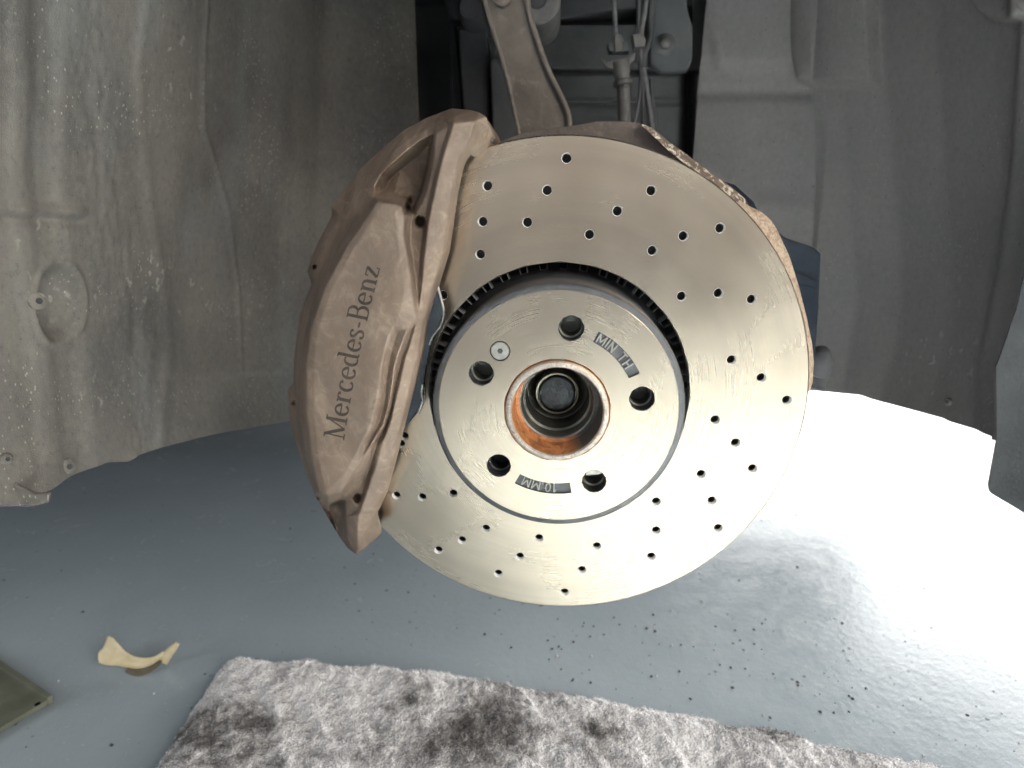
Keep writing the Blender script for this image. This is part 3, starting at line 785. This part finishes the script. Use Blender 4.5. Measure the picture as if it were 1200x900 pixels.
# ------------------------------------------------------------------ caliper
cal = thing('brake_caliper', 'bronze brake caliper clamped over the left side of the disc', 'brake caliper', tuple(at(430, 400, 0)))
OUT = [(570, 137, 5), (562, 132, 5), (552, 129, 8), (529, 127, 18), (500, 138, 28), (474, 152, 32), (450, 172, 34), (426, 194, 35), (405, 220, 35), (388, 242, 34), (389, 253, 34),
       (376, 277, 34), (364, 303, 33), (360, 319, 33), (365, 332, 33), (356, 355, 32), (351, 372, 32), (347, 400, 30), (344, 425, 30), (344, 448, 30), (337, 456, 32), (339, 486, 32),
       (345, 515, 30), (352, 535, 28), (361, 562, 32), (370, 582, 42), (384, 606, 44), (397, 628, 36), (408, 643, 16), (418, 650, 3), (427, 643, 8), (436, 635, 18), (447, 625, 24),
       (443, 612, 18), (441, 603, 4), (449, 588, 0), (455, 573, 0), (463, 545, 0), (471, 512, 0), (479, 480, 0), (488, 444, 0), (495, 410, 0), (499, 380, 0), (506, 355, 0), (513, 332, 0),
       (523, 297, 0), (528, 262, 0), (533, 223, 0), (538, 198, 0), (542, 184, 1), (550, 174, 4), (562, 168, 14), (570, 163, 22), (574, 150, 14)]
LINES = [
    # raised lettered face: left edge, its shoulder, bottom, top, right ridge
    [(443, 235, -20), (407, 287, -21), (380, 339, -21), (364, 385, -21), (359, 422, -21), (359, 486, -21), (366, 541, -21), (374, 578, -20)],
    [(448, 240, -22), (414, 291, -23), (388, 341, -23), (373, 385, -23), (368, 424, -23), (368, 486, -23), (374, 540, -23), (382, 576, -22)],
    [(437, 232, -2), (401, 285, -10), (374, 338, -12), (359, 384, -13), (354, 422, -13), (354, 487, -13), (361, 542, -12), (369, 579, -8)],
    [(374, 578, -20), (385, 582, -20), (397, 577, -20)],
    [(369, 584, 4), (385, 589, 4), (400, 584, 2)],
    [(443, 235, -20), (456, 237, -21), (471, 241, -21), (475, 251, -20)],
    [(441, 229, 6), (458, 231, 8), (475, 235, 14)],
    [(475, 251, -20), (474, 275, -20), (479, 310, -21), (484, 345, -20), (488, 366, -18)],
    [(478, 385, -20), (470, 405, -20), (463, 428, -19), (457, 470, -19), (450, 497, -18), (437, 518, -19), (418, 548, -19), (400, 577, -19)],
    [(462, 250, -22), (466, 275, -22), (470, 310, -22), (474, 340, -22), (470, 362, -22), (460, 383, -22), (452, 405, -22), (447, 430, -22), (442, 465, -22), (437, 493, -22), (424, 520, -22), (404, 556, -22)],
    [(467, 388, -17), (459, 408, -15), (455, 430, -13.5), (451, 468, -12.5), (445, 495, -13), (432, 518, -15)],
    [(483, 385, -12), (476, 405, -11), (469, 428, -9), (463, 455, -7), (459, 478, -6), (452, 500, -5), (444, 514, -5)],
    # upper pocket
    [(481, 258, 0), (480, 285, -3), (485, 320, -8), (489, 352, -12)],
    [(490, 252, 0), (496, 275, -2), (493, 305, -6), (491, 345, -11)],
    # inner flange
    [(531, 144, -5), (520, 180, -7), (513, 207, -8), (506, 240, -9), (501, 265, -11), (497, 300, -13), (495, 330, -14), (489, 374, -16), (482, 400, -16), (474, 422, -15), (468, 450, -14), (461, 477, -14), (456, 497, -14), (449, 515, -13), (441, 545, -12), (432, 570, -11), (421, 602, -10), (419, 628, -6)],
    [(570, 137, 5), (558, 142, -2), (548, 168, -2), (536, 196, -4), (530, 223, -5), (524, 262, -6), (519, 297, -7), (509, 332, -8), (502, 355, -9), (495, 382, -9), (490, 412, -9), (483, 444, -9), (475, 480, -8), (466, 512, -8), (458, 543, -7), (449, 572, -6), (440, 596, -4), (430, 622, 0), (420, 645, 0)],
    [(527, 146, 2), (516, 180, 1), (509, 207, 0), (502, 238, -1), (497, 262, -1)],
    # upper window between bridge beam and inner cheek
    [(508, 157, 9), (500, 161, 12), (485, 170, 12), (470, 182, 12), (455, 195, 11), (445, 206, 9), (439, 218, 8), (439, 225, 7)],
    [(503, 167, 30), (490, 182, 36), (470, 198, 36), (456, 211, 33), (451, 222, 27), (462, 228, 24), (477, 232, 30)],
    [(505, 168, 32), (500, 200, 36), (493, 226, 34), (484, 244, 32), (477, 246, 32)],
    [(510, 158, 4), (507, 190, 2), (502, 215, 1), (494, 238, 0), (485, 251, 1)],
    [(512, 142, 12), (520, 138, 8), (534, 136, 2)],
    # outer band crease
    [(500, 150, 14), (474, 166, 18), (448, 190, 19), (424, 220, 18), (402, 256, 18), (386, 290, 16), (372, 325, 14), (360, 365, 12), (352, 400, 10), (349, 430, 10), (349, 485, 10), (356, 530, 10), (366, 570, 12)],
    # lower recess and bottom leg
    [(373, 589, 42), (385, 598, 42), (394, 612, 38), (402, 630, 28), (408, 641, 14)],
    [(398, 588, 36), (401, 604, 34), (402, 622, 26)],
    [(404, 586, 2), (405, 606, 1), (406, 628, 2), (411, 642, 5)],
    [(411, 577, -2), (411, 590, -2), (418, 598, -3)],
    [(418, 573, -3), (426, 575, -4), (432, 550, -6), (440, 525, -10)],
]
def caliper_field():
    pts = []; dep = []; edges = []
    def add(L, closed=False):
        b = len(pts)
        for p in L: pts.append(Vector((p[0], p[1]))); dep.append(p[2])
        n = len(L)
        for i in range(n if closed else n - 1): edges.append((b + i, b + (i + 1) % n))
    add(OUT, True)
    for L in LINES: add(L)
    r = delaunay_2d_cdt(pts, edges, [], 0, 1e-4)
    V = np.array([(p[0], p[1]) for p in r[0]]); src = r[3]
    D = []
    for i, s_ in enumerate(src):
        if len(s_): D.append(dep[s_[0]])
        else:
            d2 = [((V[i] - np.array(p)) ** 2).sum() for p in pts]; o = np.argsort(d2)[:2]; D.append(np.mean([dep[k] for k in o]))
    D = np.array(D, float)
    x0, y0, W_, H_ = 325, 115, 265, 545
    G = np.full((W_, H_), np.nan)
    for t in r[2]:
        P = V[list(t)]; d = D[list(t)]
        xa, xb = int(max(P[:, 0].min() - x0, 0)), int(min(P[:, 0].max() - x0 + 2, W_ - 1)); ya, yb = int(max(P[:, 1].min() - y0, 0)), int(min(P[:, 1].max() - y0 + 2, H_ - 1))
        gx, gy = np.meshgrid(np.arange(xa, xb + 1), np.arange(ya, yb + 1), indexing='ij')
        X = gx + x0; Yv = gy + y0
        (ax, ay), (bx, by), (cx, cy) = P; det = (by - cy) * (ax - cx) + (cx - bx) * (ay - cy)
        if abs(det) < 1e-9: continue
        l1 = ((by - cy) * (X - cx) + (cx - bx) * (Yv - cy)) / det; l2 = ((cy - ay) * (X - cx) + (ax - cx) * (Yv - cy)) / det; l3 = 1 - l1 - l2
        k = (l1 >= -1e-6) & (l2 >= -1e-6) & (l3 >= -1e-6)
        G[gx[k], gy[k]] = (l1 * d[0] + l2 * d[1] + l3 * d[2])[k]
    # spread outwards, so that blurring has something beyond the outline
    for _ in range(12):
        nan = np.isnan(G)
        if not nan.any(): break
        acc = np.zeros_like(G); cnt = np.zeros_like(G)
        for dx, dy in ((1, 0), (-1, 0), (0, 1), (0, -1)):
            S = np.roll(G, (dx, dy), (0, 1)); ok = ~np.isnan(S); acc[ok] += S[ok]; cnt[ok] += 1
        u = nan & (cnt > 0); G[u] = acc[u] / cnt[u]
    G = np.nan_to_num(G, nan=20)
    def blur(A, s_):
        k = np.exp(-np.arange(-6, 7) ** 2 / (2 * s_ * s_)); k /= k.sum()
        A = np.apply_along_axis(lambda q: np.convolve(np.pad(q, 6, 'edge'), k, 'valid'), 0, A)
        return np.apply_along_axis(lambda q: np.convolve(np.pad(q, 6, 'edge'), k, 'valid'), 1, A)
    G = blur(G, .85)
    gx, gy = np.meshgrid(np.arange(W_) + x0, np.arange(H_) + y0, indexing='ij')
    for cx, cy, r_, dp in ((492.4, 259.5, 6.2, 13), (418.6, 583.8, 4.8, 9), (369, 313, 2.6, 8), (344.8, 472.5, 2.6, 8)):
        q = np.hypot((gx - cx), (gy - cy) * .92) / r_
        G += dp * (1 - sstep(q, .72, 1.05)) - .8 * np.exp(-((q - 1.25) / .22) ** 2)
    # slight casting unevenness and sunken slit at the notch
    G += (fbm(gx, gy, 24, 3, 31) - .5) * .7
    G += 12 * np.exp(-(((gx - 478 + .3 * (gy - 240)) / 2.4) ** 2 + ((gy - 241) / 7) ** 2))
    def sample(x, y):
        x = np.asarray(x, float) - x0; y = np.asarray(y, float) - y0
        xi = np.clip(np.floor(x).astype(int), 0, W_ - 2); yi = np.clip(np.floor(y).astype(int), 0, H_ - 2); fx = x - xi; fy = y - yi
        return ((G[xi, yi] * (1 - fx) + G[xi + 1, yi] * fx) * (1 - fy) + (G[xi, yi + 1] * (1 - fx) + G[xi + 1, yi + 1] * fx) * fy) / 1000
    return sample
cal_depth = caliper_field()
def build_caliper():
    # outline rounded and resampled
    O = np.array([(p[0], p[1]) for p in OUT], float)
    res = []
    for i in range(len(O)):
        a, b = O[i], O[(i + 1) % len(O)]; n = max(1, int(np.hypot(*(b - a)) / 1.3))
        for k in range(n): res.append(a + (b - a) * k / n)
    res = np.array(res)
    for _ in range(3): res = .5 * res + .25 * (np.roll(res, 1, 0) + np.roll(res, -1, 0))
    st = 1.25
    gx, gy = np.meshgrid(np.arange(330, 582, st), np.arange(120, 655, st), indexing='ij'); gx = gx.ravel(); gy = gy.ravel()
    k = inside(gx, gy, res)
    gx = gx[k]; gy = gy[k]
    k = np.ones(len(gx), bool)
    for p in res: k &= (gx - p[0]) ** 2 + (gy - p[1]) ** 2 > .8 ** 2
    gx = gx[k]; gy = gy[k]; nb = len(res)
    pts = [Vector(p) for p in res] + [Vector((a, b)) for a, b in zip(gx, gy)]
    r = delaunay_2d_cdt(pts, [(i, (i + 1) % nb) for i in range(nb)], [], 0, 1e-5)
    V = np.array([(p[0], p[1]) for p in r[0]]); F = [tuple(f) for f in r[2]]
    C = np.array([V[list(f)].mean(0) for f in F]); kk = inside(C[:, 0], C[:, 1], res); F = [f for f, q in zip(F, kk) if q]
    dep = cal_depth(V[:, 0], V[:, 1])
    P = [at(a, b, d) for (a, b), d in zip(V, dep)]
    # side walls back over the disc
    mp = {s_[0]: i for i, s_ in enumerate(r[3]) if len(s_)}
    ring = [mp[i] for i in range(nb)]; base = len(P)
    cen = at(430, 400, 0)
    for step in (1, 2):
        for i in ring:
            p = P[i]; rad = hypot(p.x, p.z)
            outer = rad > .1795 or V[i][1] < 175
            if outer:
                Yb = max(p.y + .006, .085) if step == 2 else p.y + .006
                k_ = .992 if step == 2 else .996
                q = Vector((p.x * k_, Yb, p.z * k_))
            else:
                Yb = max(.030, p.y + .004) if step == 2 else p.y + .006
                k_ = 1.045 if step == 2 else 1.008
                q = Vector((p.x * k_, Yb, p.z))
            P.append(q)
    for s_ in range(2):
        a = ring if s_ == 0 else [base + i for i in range(nb)]
        b = [base + s_ * nb + i for i in range(nb)]
        for i in range(nb): F.append((a[i], a[(i + 1) % nb], b[(i + 1) % nb], b[i]))
    return mesh('body', P, F, M['caliper'], cal, True, 75)
build_caliper()
# rear leg of the bridge at the top right, behind the flange
pslab('bridge', [(552, 134), (571, 139), (577, 150), (576, 163), (566, 170), (548, 178), (540, 190), (520, 190), (520, 140)], .030, .085, M['shield'], cal, .002)

# lettering: serifed strokes laid on the caliper face
def letters():
    P0 = Vector((401.5, 516)); P1 = Vector((444.5, 313)); ax = (P1 - P0).normalized(); up = Vector((ax.y, -ax.x))
    if up.x > 0: up = -up
    TH = .15; TN = .062
    def arc(cx, cy, rx, ry, a, b, n=16): return [(cx + rx * cos(radians(a + (b - a) * i / n)), cy + ry * sin(radians(a + (b - a) * i / n))) for i in range(n + 1)]
    A = 'auto'
    G = {
        'M': (1.02, [([(.14, .03), (.16, .97)], TN), ([(.14, .98), (.50, .06)], TH), ([(.50, .04), (.86, .98)], TN), ([(.86, .02), (.84, .98)], TH), ([(.02, .02), (.28, .02)], TN), ([(.70, .02), (1.0, .02)], TN), ([(.02, .98), (.2, .98)], TN), ([(.80, .98), (1.0, .98)], TN)]),
        'e': (.60, [(arc(.31, .33, .22, .31, 5, 325), A), ([(.09, .37), (.53, .37)], TN)]),
        'r': (.50, [([(.16, .02), (.16, .64)], TH), (arc(.34, .42, .18, .21, 165, 55), A), ([(.04, .02), (.30, .02)], TN), ([(.04, .63), (.16, .63)], TN), ([(.42, .60), (.44, .52)], TH)]),
        'c': (.56, [(arc(.31, .33, .22, .31, 50, 322), A), ([(.44, .57), (.46, .50)], TH)]),
        'd': (.66, [(arc(.29, .33, .21, .31, 62, 298), A), ([(.48, .02), (.48, 1.02)], TH), ([(.36, 1.01), (.48, 1.01)], TN), ([(.48, .02), (.62, .02)], TN)]),
        's': (.48, [([(.38, .52), (.33, .62), (.22, .64), (.11, .58), (.10, .47), (.18, .39), (.30, .31), (.38, .22), (.37, .10), (.28, .02), (.17, .01), (.09, .07), (.07, .17)], A)]),
        '-': (.36, [([(.05, .32), (.29, .32)], .09)]),
        'B': (.70, [([(.16, .02), (.16, .98)], TH), ([(.04, .98), (.36, .98)], TN), ([(.04, .02), (.38, .02)], TN), ([(.16, .53), (.38, .53)], TN), (arc(.36, .755, .20, .225, 90, -90), A), (arc(.38, .275, .23, .255, 90, -90), A)]),
        'n': (.68, [([(.16, .02), (.16, .64)], TH), (arc(.34, .42, .17, .21, 165, 0), A), ([(.51, .44), (.51, .02)], TH), ([(.04, .02), (.28, .02)], TN), ([(.40, .02), (.63, .02)], TN), ([(.04, .63), (.16, .63)], TN)]),
        'z': (.54, [([(.08, .61), (.47, .61)], TN), ([(.44, .60), (.08, .05)], TH), ([(.06, .03), (.48, .03)], TN), ([(.09, .61), (.08, .48)], TN), ([(.47, .03), (.48, .17)], TN)]),
    }
    txt = 'Mercedes-Benz'; tot = sum(G[c][0] for c in txt); L = (P1 - P0).length; em = 24.5; sp = L / tot
    v = []; f = []; x = 0; lift = 0
    for ch in txt:
        w, S = G[ch]
        for pts, wd in S:
            lift += 1
            # resample
            R = []
            for p, q in zip(pts[:-1], pts[1:]):
                n = max(1, int(hypot(q[0] - p[0], q[1] - p[1]) / .06))
                R += [(p[0] + (q[0] - p[0]) * k / n, p[1] + (q[1] - p[1]) * k / n) for k in range(n)]
            R.append(pts[-1]); b = len(v)
            for i, (u, t) in enumerate(R):
                a_ = R[max(i - 1, 0)]; c_ = R[min(i + 1, len(R) - 1)]; d = Vector((c_[0] - a_[0], c_[1] - a_[1])); d.normalize()
                ww = wd if wd != A else TN + (TH - TN) * abs(d.y) ** 1.3
                nn = Vector((-d.y, d.x)) * ww * .5
                for s_ in (-1, 1):
                    uu = (x + u) * sp + nn.x * s_ * em; tt = t * em + nn.y * s_ * em
                    bend = 3.0 * (((x + u) / tot) - .5) ** 2 * 4 - 1.5
                    p = P0 + ax * uu + up * (tt - bend)
                    Y = float(cal_depth(p.x, p.y)) - .00012 - .000004 * (lift % 7)
                    v.append(at(p.x, p.y, Y))
            for i in range(len(R) - 1): f.append((b + 2 * i, b + 2 * i + 1, b + 2 * i + 3, b + 2 * i + 2))
        x += w
    o = mesh('lettering', v, f, M['lettering'], cal, False); o['label'] = 'dark lettering reading Mercedes-Benz up the caliper face'
letters()

# ------------------------------------------------------------------ floor cloth
def towel():
    nu, nv = 620, 330
    top = np.array([(150, 778), (200, 779), (235, 778), (262, 774), (290, 770), (320, 772), (345, 776), (370, 774), (395, 780), (450, 778), (480, 784), (520, 785), (560, 794), (610, 800), (680, 812), (740, 826), (800, 833), (850, 846), (905, 850), (950, 866), (1020, 880), (1075, 890), (1130, 902), (1250, 925)], float)
    a = np.array(atz(262, 774, FZ)); 
    u = np.linspace(0, 1, nu); w = np.linspace(0, 1, nv)
    xs = 262 + (1250 - 262) * u; top[:, 1] += 10
    T = np.array([atz(x, np.interp(x, top[:, 0], top[:, 1]) , FZ) for x in xs])
    left = np.array([(262, 774), (250, 790), (236, 812), (222, 832), (206, 858), (190, 885), (176, 905), (150, 950)], float)
    Lp = np.array([atz(x, y, FZ) for x, y in left]); d = np.r_[0, np.cumsum(np.linalg.norm(np.diff(Lp, axis=0), axis=1))]; d /= d[-1]
    Lc = np.stack([np.interp(w, d, Lp[:, k]) for k in range(3)], 1)
    P = T[:, None, :] + (Lc - Lc[0])[None] * (1 + .9 * u[:, None, None])
    x = P[..., 0]; y = P[..., 1]
    edge = np.minimum(np.minimum(u[:, None] * 1.0, w[None] * .36), .03) / .03
    sh_ = np.sqrt(np.clip(edge, 0, 1))
    # wrinkles and pile
    rx = x * .8 + y * .6; ry = -x * .6 + y * .8
    wob = fbm(x + 5, y + 5, .12, 3, 41)
    h = .004 + .013 * fbm(rx + 3 + .05 * wob, (ry + 3) * 1.0, .075, 4, 42) + .010 * (1 - np.abs(2 * fbm(rx + 9, (ry + 9) * .6, .035, 3, 47) - 1))
    h += .0018 * (1 - np.abs(2 * vnoise(x + 7, y + 7, .011, 44) - 1)) + .0022 * vnoise(x + 3, y + 3, .0045, 48) + .0008 * rng.random(x.shape)
    P[..., 2] = FZ + .001 + sh_ * h
    # ragged edge
    P[..., 0] += (vnoise(x * 1 + 3, y + 2, .006, 50) - .5) * .004 * (1 - edge) ; P[..., 1] += (fbm(x + 1, y, .01, 3, 51) - .5) * .012 * (1 - edge)
    o = mesh('floor_cloth', P.reshape(-1, 3), grid_faces(nu, nv), M['cloth'], None, True)
    o.modifiers.new('thick', 'SOLIDIFY').thickness = -.0015
    # loops of the pile
    K = 42000; ii = rng.integers(3, nu - 3, K); jj = rng.integers(2, nv - 2, K); c = P[ii, jj]
    an = rng.random(K) * 2 * pi; ln_ = .0012 + .0016 * rng.random(K); wd = .00022 + .0002 * rng.random(K)
    d = np.stack([np.cos(an), np.sin(an), 0 * an], 1); sd = np.stack([-np.sin(an), np.cos(an), 0 * an], 1) * wd[:, None]; up = np.array([0, 0, 1.0])
    q0 = c - up * .0004; q1 = c + up * (ln_ * .75)[:, None] + d * (ln_ * .35)[:, None]; q2 = c + up * (ln_ * .55)[:, None] + d * (ln_ * 1.0)[:, None]
    LV = np.stack([q0 - sd, q0 + sd, q1 - sd, q1 + sd, q2 - sd * .6, q2 + sd * .6], 1).reshape(-1, 3)
    b = np.arange(K)[:, None] * 6; LF = np.vstack([b + np.array([[0, 1, 3, 2]]), b + np.array([[2, 3, 5, 4]])])
    me = bpy.data.meshes.new('terry_loops'); me.from_pydata(LV.tolist(), [], LF.tolist()); me.materials.append(M['cloth'])
    lo = link('terry_loops', me, o); lo['kind'] = 'stuff'
    return tag(o, 'soiled white terry cloth spread on the grey floor below the disc', 'cloth')
towel()

# curled flake and plate on the floor
fk = thing('curled_flake', 'small cream curled flake with turned-up ends on the grey floor', 'dry flake', tuple(atz(165, 780, FZ)))
def flake():
    b = atz(165, 783, FZ)
    # centreline runs left to right; ends rise
    st = [(-.049, .010, .014, .0055), (-.046, .004, .017, .012), (-.040, .000, .013, .0165), (-.031, -.002, .009, .014), (-.020, -.003, .005, .0095), (-.008, -.004, .002, .0075), (.006, -.004, .001, .0070), (.018, -.001, .003, .0060), (.028, .003, .009, .0050)]
    st = [(x, y, z, w) for x, y, z, w in st]
    S = smooth_line([Vector((x, y, z)) for x, y, z, w in st], 6); W = np.interp(np.linspace(0, len(st) - 1, len(S)), range(len(st)), [w for *_, w in st])
    v = []; f = []; K = 8
    for p, w in zip(S, W):
        for k in range(K + 1):
            t = k / K * 2 - 1; v.append(b + p + Vector((0 + .25 * w * t, .55 * w * t, .65 * w * t + .004 * t * t * 1 + .006)))
    for i in range(len(S) - 1):
        for k in range(K): a = i * (K + 1) + k; f.append((a, a + 1, a + K + 2, a + K + 1))
    o = mesh('curl', v, f, M['flake'], fk); m_ = o.modifiers.new('t', 'SOLIDIFY'); m_.thickness = .0012
    # upturned right tip
    v = []; S = smooth_line([Vector(q) for q in [(.027, .002, .008), (.033, .004, .017), (.041, .006, .026), (.046, .007, .032)]], 5)
    f = []
    for i, p in enumerate(S):
        w = .0052 * (1 - (i / (len(S) - 1)) ** 2.2 * .75)
        for k in range(5): t = k / 4 * 2 - 1; v.append(b + p + Vector((-.8 * w * t, .002 * t * t, .7 * w * t)))
    for i in range(len(S) - 1):
        for k in range(4): a = i * 5 + k; f.append((a, a + 1, a + 6, a + 5))
    o = mesh('tip', v, f, M['flake'], fk); o.modifiers.new('t', 'SOLIDIFY').thickness = .001
    v = []; f = []
    S = smooth_line([Vector(q) for q in [(-.012, -.006, .0015), (.004, -.007, .0012), (.018, -.003, .003), (.028, .001, .008)]], 5)
    for i, p in enumerate(S):
        w = .0045 + .0035 * sin(pi * i / (len(S) - 1))
        for k in range(5): t = k / 4 * 2 - 1; v.append(b + p + Vector((0, .8 * w * t - .001, .45 * w * t + .003)))
    for i in range(len(S) - 1):
        for k in range(4): a = i * 5 + k; f.append((a, a + 1, a + 6, a + 5))
    o = mesh('underside', v, f, M['flake_under'], fk)
flake()

pt = thing('metal_plate', 'olive grey metal plate corner at the left edge of the floor', 'metal plate', tuple(atz(20, 820, FZ)))
A4 = [atz(x, y, FZ + .012) for x, y in [(-120, 700), (0, 775), (62, 817), (0, 853), (-120, 925)]]
slab('top', A4, [p - Vector((0, 0, .006)) for p in A4], M['plate'], pt, .0008)
F4 = [atz(x, y, FZ + .012) for x, y in [(-10, 769), (0, 775), (62, 817), (56, 821), (-2, 783), (-10, 777)]]
slab('rim', [p + Vector((0, 0, .003)) for p in F4], [p - Vector((0, 0, .007)) for p in F4], M['plate'], pt, .0006)
c = atz(44, 825, FZ + .012); tube('screw', [c, c + Vector((0, 0, -.004)), c + Vector((0, 0, -.006))], [.003, .003, .002], M['clip'], pt, 10)
# ------------------------------------------------------------------ grit on the floor
def grit(name, n, boxes, smin, smax, mat):
    v = []; f = []
    for _ in range(n):
        x0, y0, x1, y1 = random.choice(boxes); px = random.uniform(x0, x1); py = random.uniform(y0, y1); c = atz(px, py, FZ)
        s_ = smin + (smax - smin) * random.random() ** 2.5; b = len(v); q = [Vector((random.uniform(.5, 1) * s_ * a, random.uniform(.5, 1) * s_ * e, 0)) for a, e in ((-1, -1), (1, -1), (1, 1), (-1, 1))]
        v += [c + t for t in q] + [c + t * .6 + Vector((0, 0, s_ * random.uniform(.4, 1))) for t in q]
        f += [(b + 4, b + 5, b + 6, b + 7)] + [(b + k, b + (k + 1) % 4, b + 4 + (k + 1) % 4, b + 4 + k) for k in range(4)]
    o = mesh(name, v, f, mat, None, False); return o
o = grit('dark_grit', 170, [(0, 560, 1200, 900), (300, 640, 900, 800), (560, 700, 1000, 850), (700, 720, 1000, 860), (640, 720, 900, 800)], .0004, .0020, M['grit_dark'])
tag(o, 'dark grit scattered on the painted floor', 'grit', kind='stuff')
o = grit('pale_grit', 130, [(0, 600, 1200, 900), (750, 650, 1200, 880), (900, 740, 1200, 890)], .0004, .0019, M['grit_light'])
tag(o, 'pale paint crumbs scattered on the painted floor', 'grit', kind='stuff')
